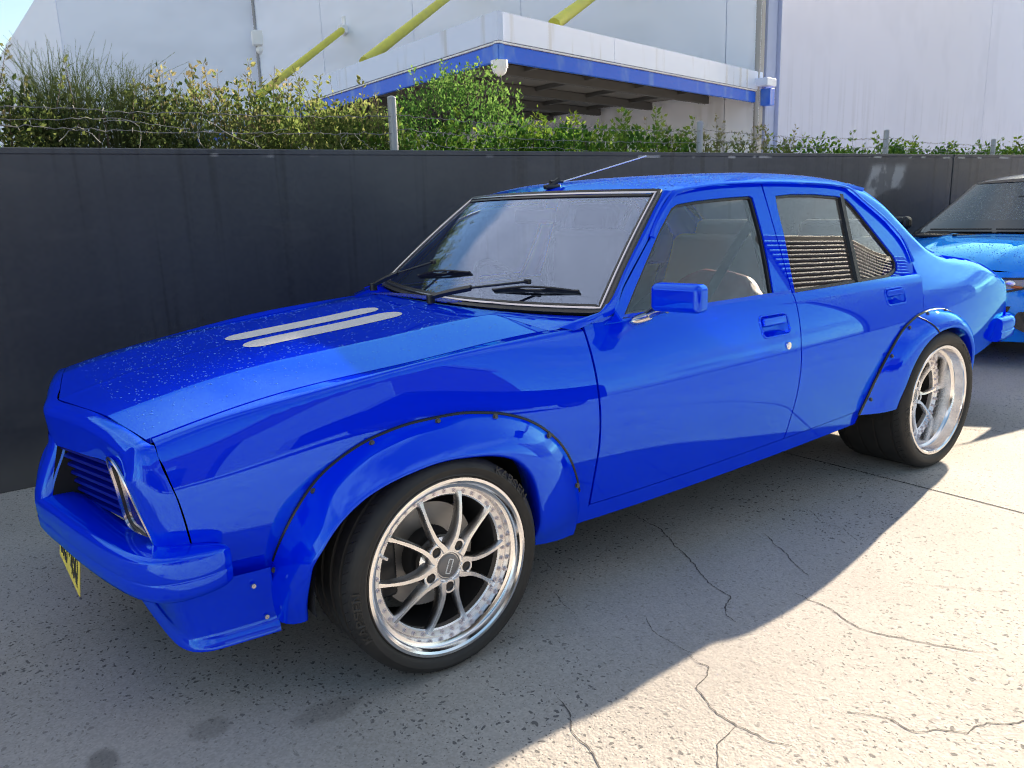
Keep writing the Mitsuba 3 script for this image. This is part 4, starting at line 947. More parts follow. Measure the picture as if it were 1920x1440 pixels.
sw = np.array([(.135*math.cos(a)*0, .19*math.cos(a), .19*math.sin(a)) for a in np.linspace(0, 2*np.pi, 41)])@roty(math.radians(-28)).T+[1.10, .37, .83]
ent(SD+'__steering_wheel', cat(tube(sw, .013, 8, cap=False), tube([(1.10, .37, .83), (.92, .37, .74)], .03, 8), box((1.10, .37, .83), (.03, .33, .035), .01), box((1.10, .37, .80), (.03, .05, .12), .01)), 'm_black', 40)
def bucket(key, x, y):
    R_ = roty(math.radians(14))
    ent(SD+f'__{key}__cushion', rbox((x, y, .55), (.50, .50, .16), .05), 'm_seatdark', 50)
    ent(SD+f'__{key}__backrest', rbox((x+.33, y, .83), (.13, .50, .58), .055, R_), 'm_seat', 50)
    ent(SD+f'__{key}__headrest', rbox((x+.425, y, 1.155), (.09, .27, .15), .04, R_), 'm_seatdark', 50)
bucket('front_seat_001', 1.22, .36)
ent(SD+'__front_seat__cushion', rbox((1.24, -.38, .55), (.50, .52, .16), .05), 'm_seatdark', 50)
ent(SD+'__rear_seat__cushion', rbox((2.12, 0, .56), (.50, 1.24, .16), .05), 'm_seat', 50)
ent(SD+'__rear_seat__backrest', rbox((2.44, 0, .80), (.15, 1.24, .50), .06, roty(math.radians(20))), 'm_seat', 50)
for y in (-.33, .33): ent(SD+'__rear_seat__headrest', rbox((2.55, y, 1.055), (.09, .36, .13), .045, roty(math.radians(16))), 'm_seat', 50)
ent(SD+'__parcel_shelf', box((2.78, 0, .915), (.42, 1.12, .012)), 'm_seatdark', False)
ent(SD+'__headlining', panel(sg.Polygon([(1.06, -.53), (2.36, -.53), (2.36, .53), (1.06, .53)]), lambda q: froof(q)-[0, 0, .028], .08, 0, (0, 0, -1)), 'm_seatdark', 40)
dc2 = sg.Polygon([(.62, .40), (2.46, .40), (2.46, .872), (.62, .872)])
dc2 = dc2.difference(sg.Point(2.58, .30).buffer(.42))
both('door_card', panel(dc2, lambda q: np.stack([q[:, 0], -(side(q[:, 0], q[:, 1])-.065), q[:, 1]], 1), .06, 0), 'm_seatdark', 40)
# B pillar inside
for sgn in (-1, 1):
    ent(SD+'__centre_pillar', tube([(1.60, sgn*.705, .85), (1.62, sgn*.555, 1.25)], .03, 8), 'm_seatdark', 40)
both('seat_belt', sweep(spline([(1.66, -.60, 1.22), (1.52, -.55, 1.02), (1.45, -.45, .80), (1.5, -.2, .60)], 20), np.array([(-.022, -.001), (.022, -.001), (.022, .001), (-.022, .001)]), up=(-1, 0, .3)), 'm_black', 30)
mr = np.array([.995, .0, 1.195])
ent(SD+'__interior_mirror', cat(rbox(mr, (.03, .22, .06), .012, rotz(.12)), tube([mr, mr+[.045, 0, .065]], .008, 8)), 'm_black', 40)
tag(SD, 'blue lowered four door sedan with bolted flares and polished deep dish wheels', 'car')
# low maroon leather back of the near front seat
cu = trimesh.creation.icosphere(subdivisions=4, radius=1.); v = np.asarray(cu.vertices).copy()
v = np.sign(v)*np.abs(v)**.72*[.085, .24, .25]; v *= (1+.05*(meshkit.fbm(v*14, 3)-.5)*2)[:, None]
v = v@(roty(math.radians(16))).T+[1.585, -.40, .705]
ent(SD+'__front_seat__backrest', tm(v, cu.faces), 'm_maroon', True, 'low rounded maroon leather seat back')
# ---- rain drops standing on roof and hood
def drops(n, area, fz, seed, rlo=.0015, rhi=.0042):
    r = np.random.default_rng(seed); base = trimesh.creation.icosphere(subdivisions=1, radius=1.); bv, bf = np.asarray(base.vertices), np.asarray(base.faces)
    keep = bv[bf].mean(1)[:, 2] > -.15; bf = bf[keep]
    x0, x1, y0, y1 = area; q = np.c_[r.uniform(x0, x1, n), r.uniform(y0, y1, n)]; rad = rlo+(rhi-rlo)*r.random(n)**2.2
    z = fz(q[:, 0], q[:, 1]); V = bv[None]*np.stack([rad, rad*r.uniform(.8, 1.2, n), rad*.55], 1)[:, None]+np.c_[q, z][:, None]
    return tm(V.reshape(-1, 3), (bf[None]+np.arange(n)[:, None, None]*len(bv)).reshape(-1, 3))
ent(SD+'__roof_rain_drops', drops(9000, (1.12, 2.36, -.56, .56), roofz, 5), 'm_drop', True, kind='stuff')
ent(SD+'__hood_rain_drops', drops(1900, (-.66, .42, -.56, .56), hood, 6, .0012, .003), 'm_drop', True, kind='stuff')
mat('m_drop', {'type': 'plastic', 'diffuse_reflectance': rgb(.06, .20, .80), 'int_ior': 1.6, 'nonlinear': False})

# ================================================================ wire fence above the wall
FN = 'wire_fence'; FY = 1.86
PX = [-1.26, 1.37, 4.09, 6.81, 9.08]
for x, zt in zip(PX, (1.9, 1.885, 1.815, 1.805, 1.75)):
    ent(FN+'__post', cat(tube([(x, FY, .2), (x+.02, FY, zt-.012)], .026, 14), trimesh.creation.icosphere(subdivisions=2, radius=.027).apply_scale([1, 1, .5]).apply_translation([x+.02, FY, zt-.012])), 'm_galv', 40)
def wire(pts, r=.0016, twist=True, seed=0):
    rr = np.random.default_rng(seed); L = np.linalg.norm(np.diff(np.asarray(pts), axis=0), axis=1).sum(); n = max(12, int(L/.03)); p = spline(pts, n)
    p = p+np.c_[0*p[:, 0], rr.normal(0, .003, n), rr.normal(0, .004, n)]
    ms = [tube(p, r, 5)]
    if twist:
        s = np.arange(n)*1.9; ms.append(tube(p+np.c_[0*s, .0035*np.cos(s), .0035*np.sin(s)], r*.8, 5))
        for k in range(3, n-3, 4):
            a = rr.uniform(0, 6.28); o = np.array([.3, math.cos(a), math.sin(a)])*.016; ms.append(tube([p[k]-o, p[k]+o], r*.8, 4))
    return cat(*ms)
sag = lambda x0, z0, x1, z1, d: [(x0, FY-.02, z0), (x0*.75+x1*.25, FY-.02, z0*.75+z1*.25-d*.8), ((x0+x1)/2, FY-.02, (z0+z1)/2-d), (x0*.25+x1*.75, FY-.02, z0*.25+z1*.75-d*.7), (x1, FY-.02, z1)]
for i in range(4):
    a, b = PX[i], PX[i+1]; dz = (.0, .0, -.03, -.05, -.09)
    ent(FN+'__barbed_wire', wire(sag(a, 1.78+dz[i], b, 1.765+dz[i+1], .025), seed=i), 'm_wire', False)
    ent(FN+'__barbed_wire', wire(sag(a, 1.70+dz[i]*.8, b, 1.675+dz[i+1]*.8, .03), seed=10+i), 'm_wire', False)
rw = np.random.default_rng(3)
LOOSE = [[(-.62, 1.70), (-.35, 1.70), (-.16, 1.715), (.0, 1.69), (.2, 1.67)], [(-.05, 1.58), (-.04, 1.66), (-.08, 1.705), (-.2, 1.70)], [(.28, 1.58), (.24, 1.66), (.30, 1.71), (.38, 1.66), (.56, 1.58)],
         [(.55, 1.58), (.53, 1.63), (.62, 1.66), (.72, 1.69)], [(1.05, 1.58), (1.03, 1.63), (1.08, 1.67), (1.06, 1.60)], [(1.12, 1.66), (1.22, 1.58)], [(1.78, 1.57), (1.74, 1.62), (1.78, 1.66)],
         [(1.55, 1.64), (1.7, 1.60), (2.1, 1.585), (2.5, 1.60), (2.9, 1.58)], [(4.2, 1.70), (4.5, 1.66), (4.9, 1.69), (5.2, 1.65), (5.6, 1.60)], [(5.1, 1.60), (5.25, 1.70), (5.4, 1.66), (5.5, 1.57)], [(6.9, 1.66), (7.4, 1.60), (8.2, 1.65), (8.9, 1.58)], [(-.4, 1.60), (-.3, 1.66), (-.22, 1.60)]]
for i, l in enumerate(LOOSE):
    ent(FN+'__loose_wire', wire([(x, FY-.03+rw.normal(0, .015), z) for x, z in l], .0019, False, 30+i), 'm_wire', False)
tag(FN, 'sagging barbed wire strung between galvanised posts above the dark wall', 'fence')

# ================================================================ hedge shrubs
def leafy(key, label, centre, half, n, size, cols, seed, kind='broad', topfn=None, sprigs=0, group=None, upness=.25):
    """one shrub: stems + a crown of separate folded leaves spread through its volume in clumps"""
    r = np.random.default_rng(seed); c, h = np.array(centre, float), np.array(half, float)
    pos, dirs, tint = [], [], []
    # clump centres through the volume, denser to the outside
    nc = max(20, n//34)
    q = r.normal(size=(nc, 3)); q /= np.linalg.norm(q, axis=1, keepdims=True); q *= r.uniform(.45, 1.0, (nc, 1))**.5
    q = np.sign(q)*np.abs(q)**.8
    cc = c+q*h*r.uniform(.86, 1.08, (nc, 1))
    if topfn is not None:
        lim = topfn(cc[:, 0]); cc[:, 2] = np.minimum(cc[:, 2], lim-.03+r.normal(0, .03, nc))
    lpc = n//nc
    for k in range(nc):
        d = cc[k]-c+[0, 0, .25*h[2]]; d /= np.linalg.norm(d)+1e-9
        p = cc[k]+r.normal(0, 1, (lpc, 3))*[.055, .055, .05]
        pos.append(p); dirs.append(d+r.normal(0, .75, (lpc, 3))+[0, 0, upness]); tint.append(np.full(lpc, r.random()))
    # upright sprigs that stand out of the top
    stems = []
    for k in range(sprigs):
        x = c[0]+r.uniform(-1, 1)*h[0]*.92; y = c[1]+r.uniform(-.7, .6)*h[1]; zt = c[2]+h[2]*(math.sqrt(max(0, 1-((x-c[0])/h[0])**2*.8))) if topfn is None else float(topfn(np.array([x]))[0])
        L = r.uniform(.08, .24); lean = r.normal(0, .18, 2); t = np.linspace(-.5, 1, 11)
        st = np.stack([x+lean[0]*L*t, y+lean[1]*L*t, zt-.05+L*t], 1); stems.append(tube(st, np.linspace(.0028, .001, 11), 4))
        m = 22; ti = r.uniform(-.4, 1.02, m); b = np.stack([x+lean[0]*L*ti, y+lean[1]*L*ti, zt-.05+L*ti], 1)
        a = r.uniform(0, 6.28, m); dd = np.stack([np.cos(a), np.sin(a), r.uniform(.35, 1.1, m)], 1); dd /= np.linalg.norm(dd, axis=1, keepdims=True)
        pos.append(b+dd*.010); dirs.append(dd); tint.append(np.clip(.62+.4*ti+r.normal(0, .1, m), 0, 1.2))
    pos, dirs, tint = np.vstack(pos), np.vstack(dirs), np.concatenate(tint)
    N = len(pos); dirs /= np.linalg.norm(dirs, axis=1, keepdims=True)+1e-9
    sd = np.cross(dirs, r.normal(size=(N, 3))); sd /= np.linalg.norm(sd, axis=1, keepdims=True)+1e-9; nn = np.cross(dirs, sd)
    L = size*r.uniform(.65, 1.25, N)[:, None]; W_ = L*(.26 if kind == 'broad' else .07)
    V = np.stack([pos, pos+dirs*L*.45+sd*W_+nn*L*.06, pos+dirs*L, pos+dirs*L*.45-sd*W_+nn*L*.06], 1).reshape(-1, 3)
    i4 = np.arange(N)[:, None]*4; F = np.vstack([i4+[0, 1, 2], i4+[0, 2, 3]])
    cols = np.array(cols); t = np.clip(tint*.75+r.random(N)*.35, 0, .999)*(len(cols)-1); lo = t.astype(int); fr_ = (t-lo)[:, None]
    col = cols[lo]*(1-fr_)+cols[np.minimum(lo+1, len(cols)-1)]*fr_; col = col*r.uniform(.85, 1.38, (N, 1))
    ent(key+'__crown', tm(V, F), 'm_leaf', False, color=np.repeat(col, 4, 0))
    br = []
    for k in range(9):
        b = c+np.array([r.uniform(-.3, .3)*h[0], r.uniform(-.3, .3)*h[1], 0]); b[2] = .0; e = c+np.array([r.uniform(-.8, .8)*h[0], r.uniform(-.7, .7)*h[1], r.uniform(.1, .8)*h[2]])
        m_ = (b+e)/2+r.normal(0, .06, 3); br.append(tube(spline([b, m_, e], 10), np.linspace(.016, .004, 10), 5))
    ent(key+'__stem', cat(*br, *stems), 'm_stem', False)
    tag(key, label, 'shrub', group)
OL = [(.040, .072, .022), (.085, .130, .036), (.135, .175, .052), (.21, .215, .085)]           # olive with reddish new tips
OR = [(.042, .072, .024), (.088, .128, .038), (.15, .172, .062), (.25, .21, .12)]
GR = [(0.020, 0.055, 0.015), (0.043, 0.116, 0.022), (0.098, 0.195, 0.030), (0.207, 0.281, 0.043)]          # glossy green
BR_ = [(0.037, 0.091, 0.027), (0.073, 0.165, 0.037), (0.146, 0.244, 0.061)]
DK = [(0.022, 0.039, 0.020), (0.043, 0.067, 0.027), (0.098, 0.122, 0.037)]
def top(pts):
    p = np.array(pts); return lambda x: np.interp(x, p[:, 0], p[:, 1])
tl = top([(-2.4, 1.98), (-.9, 1.93), (-.55, 1.92), (-.2, 1.86), (.05, 1.86), (.35, 1.90), (.7, 1.90), (1.0, 1.92), (1.25, 1.86), (1.45, 1.80), (1.6, 1.76)])
HG = 'hedge shrubs behind the wall'
for i, (lab, x, hx, n, col, sp, sz) in enumerate([
    ('olive hedge shrub past the left end of the fence view', -1.75, .75, 6500, OL, 8, .040),
    ('olive bush with pinkish tips at the far left end of the hedge', -.72, .42, 7600, OR, 16, .040),
    ('dense dull green shrub under the wispy grass tufts', -.10, .46, 7600, DK, 6, .036),
    ('reddish brown tipped shrub right of the wispy grass', .48, .40, 8000, OR, 22, .040),
    ('olive shrub with tall budding sprigs below the white meter box', .98, .34, 7400, OL, 22, .040),
    ('yellow green shrub with sprigs just left of the tall galvanised post', 1.36, .26, 5200, OL, 12, .038)]):
    leafy(fresh('hedge_shrub'), lab, (x, 2.45, 1.38), (hx*1.15, .48, .56), n, sz*.86, col, 100+i, topfn=tl, sprigs=sp)
leafy(fresh('hedge_shrub'), 'tall bright green bushy shrub beside the galvanised post below the canopy', (2.28, 2.55, 1.55), (.55, .42, .66), 6400, .032, BR_, 121, topfn=top([(1.6, 1.62), (1.8, 1.82), (2.0, 1.98), (2.2, 2.08), (2.4, 2.07), (2.6, 2.0), (2.75, 1.85), (2.95, 1.65)]), sprigs=46, upness=.6)
tr_ = top([(1.2, 1.74), (1.7, 1.70), (2.3, 1.74), (2.9, 1.74), (3.3, 1.73), (3.9, 1.735), (4.6, 1.70), (5.2, 1.70), (5.8, 1.65)])
for i, (lab, x, hx, n, col, sp) in enumerate([
    ('glossy green shrub directly behind the tall galvanised post', 1.70, .42, 4200, GR, 4),
    ('glossy green shrub in front of the tall bushy one', 2.45, .48, 5000, GR, 6),
    ('glossy bright green hedge shrub left of the canopy back wall', 3.15, .46, 5200, GR, 14),
    ('glossy bright green hedge shrub left of the second post', 3.85, .44, 4400, GR, 12)]):
    leafy(fresh('hedge_shrub'), lab, (x, 2.32, 1.30), (hx*1.15, .40, .48), n, .046, col, 140+i, topfn=tr_, sprigs=sp)
for i, (lab, x, hx, n, col, sp) in enumerate([
    ('thin dry brownish shrub right of the second post', 4.55, .45, 2600, OR, 10),
    ('sparse brown twiggy shrub at the edge of the pale warehouse wall', 5.3, .42, 2400, OR, 12)]):
    leafy(fresh('hedge_shrub'), lab, (x, 2.28, 1.28), (hx*1.1, .36, .44), n, .036, col, 160+i, topfn=tr_, sprigs=sp)
tz = top([(5.4, 1.62), (6, 1.64), (7, 1.63), (8, 1.61), (9, 1.61), (10, 1.62), (12, 1.62)])
for i, (lab, x) in enumerate([('low green hedge top before the pale warehouse wall, left of the third post', 6.2), ('low green hedge top right of the third post', 7.35), ('low green hedge top left of the last post', 8.5), ('low hedge top with dry twigs right of the last post', 9.8)]):
    leafy(fresh('hedge_shrub'), lab, (x, 2.25, 1.24), (.72, .34, .44), 3000, .050, GR, 170+i, topfn=tz, sprigs=9)
leafy(fresh('hedge_shrub'), 'low hedge shrub at the far right end of the wall', (11.2, 2.3, 1.24), (.8, .34, .42), 2200, .05, DK, 190, topfn=tz, sprigs=4)
# wispy needle-leaved tufts
def tuft(label, x, y, zb, h, n, spread, seed, key='grass_tuft'):
    r = np.random.default_rng(seed); ms = []
    for k in range(n):
        a = r.uniform(0, 6.28); s = abs(r.normal(0, spread)); H = h*r.uniform(.55, 1.05); b = np.array([x+r.normal(0, .09), y+r.normal(0, .07), zb])
        e = b+[math.cos(a)*s, math.sin(a)*s*.7, H]; m = (b+e)/2+[math.cos(a)*s*-.18, 0, .07*H]
        p = spline([b, m, e], 7); ms.append(tube(p, np.linspace(.0022, .0008, 7), 3, cap=False))
        for j in range(2):
            t = r.uniform(.35, .85); q = p[int(t*6)]; d = r.normal(0, 1, 3)*[.05, .03, .02]+[0, 0, .09]; ms.append(tube([q, q+d*.6+[0, 0, -.004], q+d], .0011, 3, cap=False))
    k = fresh(key); m = cat(*ms); v = np.asarray(m.vertices); tcol = np.clip((v[:, 2]-zb)/h, 0, 1)[:, None]
    nz = meshkit.noise(v*14, 3)[:, None]
    ent(k, m, 'm_leaf', False, label, 'grass', color=np.array([(.10, .15, .055)])*(1-nz)+np.array([(.24, .26, .12)])*nz)
tuft('wispy grass tuft at the left, leaning outwards above the hedge', -.28, 2.4, 1.45, .68, 330, .26, 301)
tuft('finer wispy grass tuft right of the tallest tuft', .04, 2.45, 1.45, .60, 280, .24, 302)
tuft('short wispy grass tuft in the middle of the olive hedge', .36, 2.4, 1.42, .46, 190, .18, 303)
tuft('low grass tuft between the reddish shrub and the budding sprigs', .72, 2.35, 1.42, .42, 80, .14, 304)

# ================================================================ second blue car behind
HB = 'blue_hatchback'
ang = math.atan2(-.07, -.9975); h_ = np.array([math.cos(ang), math.sin(ang), 0]); l_ = np.array([-h_[1], h_[0], 0]); O2 = np.array([5.94, .335, 0])
def L2(p):
    p = np.asarray(p, float); return O2+p[..., :1]*h_+p[..., 1:2]*l_+p[..., 2:3]*np.array([0, 0, .955])
# local: x forward from the windscreen base, y to the car's left, z up
def hb(key, m, mt, smooth=40, **kw):
    m = tm(L2(np.asarray(m.vertices)), m.faces); return ent(HB+'__'+key, m, mt, smooth, **kw)
def surf(fn, us, vs, out):
    U, V = np.meshgrid(us, vs, indexing='ij'); return orient(grid_mesh(fn(U, V)), out)
ew = lambda u: np.abs(u)
def hbh(u, v):   # hood: v 0 at the screen, 1 at the nose
    y = u*(.76-.10*v); x = -.02+(1.16-.26*u*u)*v-.13*u*u*(1-v)
    z = .905-.055*v-.12*v**3-.075*u*u*(.6+.4*v)+.012*np.exp(-((np.abs(u)-.52+.10*v)/.07)**2)*(1-v*.6)
    return np.stack([x, y, z], -1)
hb('hood', surf(hbh, np.linspace(-1, 1, 81), np.linspace(0, 1, 41), (0, 0, 1)), 'm_paint2', True)
def hbw(u, v):
    y = u*(.735-.17*v); x = -.045-.13*u*u-.86*v+.12*v*v-.02*u*u*v; z = .915+.43*v-.02*v*v-.012*u*u
    return np.stack([x, y, z], -1)
hb('windscreen', surf(hbw, np.linspace(-1, 1, 41), np.linspace(0, 1, 21), (1, 0, 1)), 'm_hglass', True)
def hbr(u, v):
    y = u*(.575-.05*v); x = -.79-.15*u*u-1.5*v; z = 1.335+.085*np.sin(np.pi*np.clip(v*.8+.08, 0, 1))-.035*u*u-.02*v
    return np.stack([x, y, z], -1)
hb('roof', surf(hbr, np.linspace(-1, 1, 41), np.linspace(0, 1, 31), (0, 0, 1)), 'm_roof2', True)
for s in (-1, 1):
    pil = np.array([hbw(np.array(s*1.0), np.array(v)) for v in np.linspace(-.02, 1.02, 14)]); pil2 = pil+np.stack([np.full(14, -.03), np.full(14, s*.055), np.full(14, -.02)], 1)
    hb('screen_pillar', strip_surf(pil, pil2, out=(0, s, .5)), 'm_black', 50)
    # fender/side
    def fs(u, v, s=s):
        x = 1.05-u*4.6; yb = np.interp(u, [0, .12, .35, .8, 1], [.70, .83, .88, .88, .80]); z = np.interp(v, [0, .2, .6, .85, 1], [.22, .40, .66, .80, .86])+.05*np.clip(u-.2, 0, .5)
        y = yb-np.interp(v, [0, .2, .6, .85, 1], [.05, .02, .0, .03, .10])
        return np.stack([x, s*y, z], -1)
    hb('body_side', surf(fs, np.linspace(0, 1, 61), np.linspace(0, 1, 21), (0, s, 0)), 'm_paint2', True)
    def sg_(u, v, s=s):
        return np.stack([-.25-u*2.3-.72*v*(1-u)+.35*v*u, s*(.795-.23*v), .90+.41*v], -1)
    hb('side_glass', surf(sg_, np.linspace(0, 1, 21), np.linspace(0, 1, 9), (0, s, 0)), 'm_hglass', True)
    mc_ = np.array([-.28, s*.95, .985])
    hb('door_mirror', rbox(mc_, (.12, .20, .12), .04), 'm_black', 40); hb('door_mirror_glass' if False else 'door_mirror_cap', rbox(mc_+[.03, s*.02, .02], (.10, .17, .07), .03), 'm_black', 40)
    hb('fog_recess', orient(tm([(1.05, s*.50, .42), (.97, s*.68, .44), (.95, s*.70, .30), (1.03, s*.58, .26), (1.075, s*.45, .33)], [[0, 1, 2], [0, 2, 3], [0, 3, 4]]), (1, 0, 0)), 'm_black', False)
def hbf(u, v):   # front bumper skin, v up
    y = u*.80; x = 1.16-.30*np.abs(u)**2.6-.06*(1-v)**2-.05*v**3; z = .20+.50*v+.0*u
    return np.stack([x, y, z], -1)
hb('front_bumper', surf(hbf, np.linspace(-1, 1, 61), np.linspace(0, 1, 25), (1, 0, 0)), 'm_paint2', True)
def ongr(y, z, o=.006): 
    u = y/.80; v = (z-.20)/.50; p = hbf(np.array(u), np.array(v)); return p+[o, 0, 0]
def gpoly(pts, key, mt):
    poly = sg.Polygon(pts); hb(key, panel(poly, lambda q: np.array([ongr(a, b) for a, b in q]), .03, .01, (1, 0, 0)), mt, 40)
for s in (-1, 1):
    k_ = 'headlight' if s < 0 else 'headlight_001'
    hl2 = np.array([(.35, .585), (.34, .625), (.46, .655), (.62, .678), (.72, .672), (.735, .645), (.66, .612), (.50, .585)])*[s, 1]
    hb(k_+'__housing', panel(sg.Polygon(hl2), lambda q: np.array([ongr(a, b, .006) for a, b in q]), .02, .02, (1, 0, 0)), 'm_grey', 40)
    hb(k_+'__frame', sweep(np.array([ongr(a, b, .010) for a, b in spline(hl2, 60, closed=True)]), np.array([(-.008, -.004), (.008, -.004), (.006, .004), (-.006, .004)]), up=(1, 0, 0), closed=True), 'm_black', 40)
    for yy_ in (.44, .56, .66):
        hb(k_+'__reflector', trimesh.creation.icosphere(subdivisions=2, radius=1.).apply_scale([.012, .036, .024]).apply_translation(ongr(s*yy_, .622+.02*(yy_-.44)/.2, .008)), 'm_brushed', True)
    hb(k_+'__indicator', trimesh.creation.icosphere(subdivisions=2, radius=1.).apply_scale([.008, .05, .010]).apply_translation(ongr(s*.47, .598, .008)), 'm_amber', True)
gpoly([(-.40, .635), (.40, .635), (.34, .52), (-.34, .52)], 'upper_grille', 'm_black')
gpoly([(-.46, .46), (.46, .46), (.38, .26), (-.38, .26)], 'lower_grille', 'm_black')
for z in (.545, .57, .595, .62):
    hb('upper_grille__slat', tube([ongr(y, z, .012) for y in np.linspace(-.34-.05*(z-.52)/.1, .34+.05*(z-.52)/.1, 15)], .005, 6), 'm_black', 40)
for z in (.30, .345, .39, .43):
    hb('lower_grille__slat', tube([ongr(y, z, .012) for y in np.linspace(-.39, .39, 15)], .006, 6), 'm_black', 40)
hb('scuttle', box((-.02, 0, .885), (.16, 1.30, .03), .01), 'm_black', 30)
hb('wiper', tube([hbw(np.array(u), np.array(.035))+[.012, 0, .012] for u in np.linspace(.78, -.1, 10)], .007, 6), 'm_black', 40)
hb('wiper', tube([hbw(np.array(u), np.array(.035))+[.012, 0, .012] for u in np.linspace(-.15, -.85, 10)], .007, 6), 'm_black', 40)
for s in (-1, 1): hb('washer_nozzle', rbox(hbh(np.array(s*.42), np.array(.14))+[0, 0, .008], (.03, .03, .02), .007), 'm_black', 40)
hb('hood_vent', box(hbh(np.array(.55), np.array(.30))+[0, 0, .004], (.16, .05, .012), .004), 'm_black', 30)
hb('interior_mirror', rbox((-.58, 0, 1.17), (.03, .22, .07), .015), 'm_black', 40)
hb('dashboard', rbox((-.35, 0, .86), (.55, 1.30, .12), .04), 'm_seatdark', 40)
hb('front_seat', rbox((-1.35, .36, .90), (.16, .48, .75), .06), 'm_seatdark', 40); hb('front_seat', rbox((-1.35, -.36, .90), (.16, .48, .75), .06), 'm_seatdark', 40)
hb('cabin_tub', box((-1.5, 0, .52), (4.0, 1.5, .5), .05), 'm_black', 30)
hb('tailgate', box((-3.3, 0, .85), (.5, 1.5, .8), .15), 'm_paint2', 40)
for s in (-1, 1):
    for x in (.33, -2.28):
        w_ = lathe(np.array([(.02, .0), (.20, .004), (.225, .0), (.235, -.01), (.24, .008), (.30, .012), (.318, -.02), (.318, -.20), (.24, -.21)]), 48)
        w_.apply_translation([x, -.80, .318]); w_ = w_ if s < 0 else flipy(w_)
        hb('wheel', w_, 'm_rubber', 40)
mat('m_hglass', {'type': 'plastic', 'diffuse_reflectance': rgb(.014, .018, .022), 'int_ior': 1.62})
mat('m_roof2', {'type': 'roughplastic', 'diffuse_reflectance': rgb(.02, .022, .026), 'int_ior': 1.55, 'alpha': .05})
tag(HB, 'brighter blue modern hatchback with black roof parked behind the sedan tail', 'car')
def hbd(fn, n, ulim, vlim, seed, rhi):
    r = np.random.default_rng(seed); base = trimesh.creation.icosphere(subdivisions=1, radius=1.); bv, bf = np.asarray(base.vertices), np.asarray(base.faces)
    u, v = r.uniform(*ulim, n), r.uniform(*vlim, n); p = L2(fn(u, v)); rad = .0016+rhi*r.random(n)**2
    V = bv[None]*rad[:, None, None]*.9+p[:, None]
    return tm(V.reshape(-1, 3), (bf[None]+np.arange(n)[:, None, None]*len(bv)).reshape(-1, 3))
ent(HB+'__windscreen_rain_drops', hbd(hbw, 5200, (-.97, .30), (.22, .98), 5, .0022), 'm_glassdrop', True, kind='stuff')
ent(HB+'__hood_rain_drops', hbd(hbh, 1500, (-.95, .9), (.03, .9), 6, .003), 'm_drop2', True, kind='stuff')
mat('m_drop2', {'type': 'plastic', 'diffuse_reflectance': rgb(.02, .2, .66), 'int_ior': 1.45, 'nonlinear': False})
mat('m_glassdrop', princ((.30, .33, .33), .12))

# ================================================================ what stands behind the camera and shows in the paint
OP = 'opposite_shed'
for i, x in enumerate(np.arange(27, 80, 7.5)):
    ent(OP+'__wall_panel', box((x+3.75, -15.2, 7.0), (7.46, .25, 14.0)), 'm_grey', False)
for i, x in enumerate(np.arange(27, 80, 15.)):
    ent(OP+'__ribbed_cladding', cat(*[box((x+7.5, -15.0, z), (14.98, .12, .105), .02) for z in np.arange(.3, 13.8, .25)]), 'm_rib', 25, kind='stuff')
ent(OP+'__cladding_backing', box((57., -15.06, 7.), (60, .012, 13.9)), 'm_matte', False)
mat('m_rib', princ((.26, .30, .40), .6))
tag(OP, 'grey shed with ribbed white cladding across the yard, mirrored in the sedan rear door', 'building')
LH = 'brick_workshop'
ent(LH+'__wall', box((-4.5, -13.2, 2.2), (19.5, .3, 4.4)), 'm_dark', False)
ent(LH+'__roof', box((-4.5, -15.5, 4.5), (20., 5., .2)), 'm_grey', False)
for i, x in enumerate((-11, -7, -3, 1)): ent(LH+'__roller_door', box((x, -13.03, 1.6), (2.8, .06, 3.2), .01), 'm_grey', False)
tag(LH, 'low dark brick workshop with grey roller doors across the yard', 'building')
mat('m_dark', princ((.10, .075, .065), .8))
mat('m_van', {'type': 'plastic', 'diffuse_reflectance': rgb(.02, .022, .026), 'int_ior': 1.5})
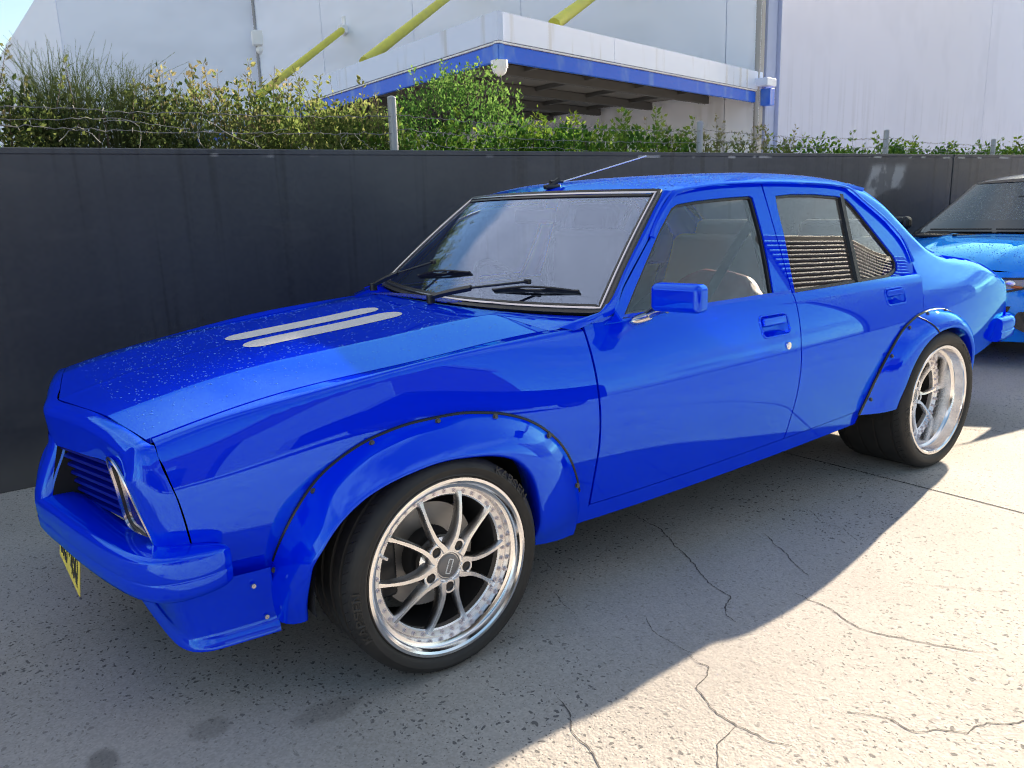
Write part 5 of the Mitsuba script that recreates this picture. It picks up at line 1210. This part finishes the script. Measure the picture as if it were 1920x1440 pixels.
def van(key, x, y, L, h, label, mt='m_van'):
    prof = [(-L/2, .35), (-L/2, h*.62), (-L*.36, h*.68), (-L*.24, h), (L*.46, h), (L/2, h*.9), (L/2, .35)]
    b = trimesh.creation.extrude_polygon(sg.Polygon(prof).buffer(-.06).buffer(.06, 6), 1.75, engine='earcut'); v = np.asarray(b.vertices)
    ent(key+'__body', tm(np.stack([x+v[:, 0], y-.87+v[:, 2], v[:, 1]], 1), np.asarray(b.faces)[:, ::-1]), mt, 30)
    wn = trimesh.creation.extrude_polygon(sg.Polygon([(-L*.30, h*.7), (-L*.22, h*.93), (L*.40, h*.93), (L*.40, h*.7)]), .02, engine='earcut'); v = np.asarray(wn.vertices)
    ent(key+'__side_window', tm(np.stack([x+v[:, 0], y+.88+v[:, 2], v[:, 1]], 1), np.asarray(wn.faces)[:, ::-1]), 'm_darkglass', 30)
    for o in (-L*.31, L*.31):
        w_ = lathe(np.array([(.01, .0), (.2, .0), (.22, -.02), (.24, .01), (.31, .01), (.33, -.02), (.33, -.2), (.2, -.2)]), 40); w_.apply_translation([x+o, 0, .33]); w_ = flipy(w_); w_.apply_translation([0, y+.86, 0])
        ent(key+'__wheel', w_, 'm_rubber', 40)
    tag(key, label, 'car')
van('dark_wagon', 2.6, -8.6, 4.6, 1.55, 'dark wagon parked across the yard behind the photographer')
van('dark_wagon_001', -3.4, -9.2, 4.8, 1.95, 'tall dark van parked across the yard behind the photographer')

# a tall slender pine beyond the right edge of the view; its shade falls along the gap between sedan and wall
PT = 'slender_pine'
ent(PT+'__trunk', tube([(40, 9.3, 0), (40.1, 9.35, 9), (40, 9.3, 20)], [.22, .15, .03], 10), 'm_stem', 40)
r_ = np.random.default_rng(77); n_ = 9000; hz = r_.uniform(7., 20.5, n_); ra = np.clip((20.9-hz)*.16, .1, 1.0)*r_.random(n_)**.5; an_ = r_.uniform(0, 6.28, n_)
ps = np.stack([40+ra*np.cos(an_), 9.35+ra*np.sin(an_), hz], 1); dd_ = np.stack([np.cos(an_), np.sin(an_), r_.uniform(-.2, .8, n_)], 1); s2 = np.cross(dd_, r_.normal(size=(n_, 3))); s2 /= np.linalg.norm(s2, axis=1, keepdims=True)
V_ = np.stack([ps-s2*.12, ps+dd_*.34, ps+s2*.12], 1).reshape(-1, 3)
ent(PT+'__crown', tm(V_, np.arange(3*n_).reshape(-1, 3)), 'm_leaf', False, color=np.repeat(np.array([[.03, .055, .02]])*r_.uniform(.7, 1.4, (n_, 1)), 3, 0))
tag(PT, 'tall slender dark pine standing beyond the right edge of the yard', 'tree')
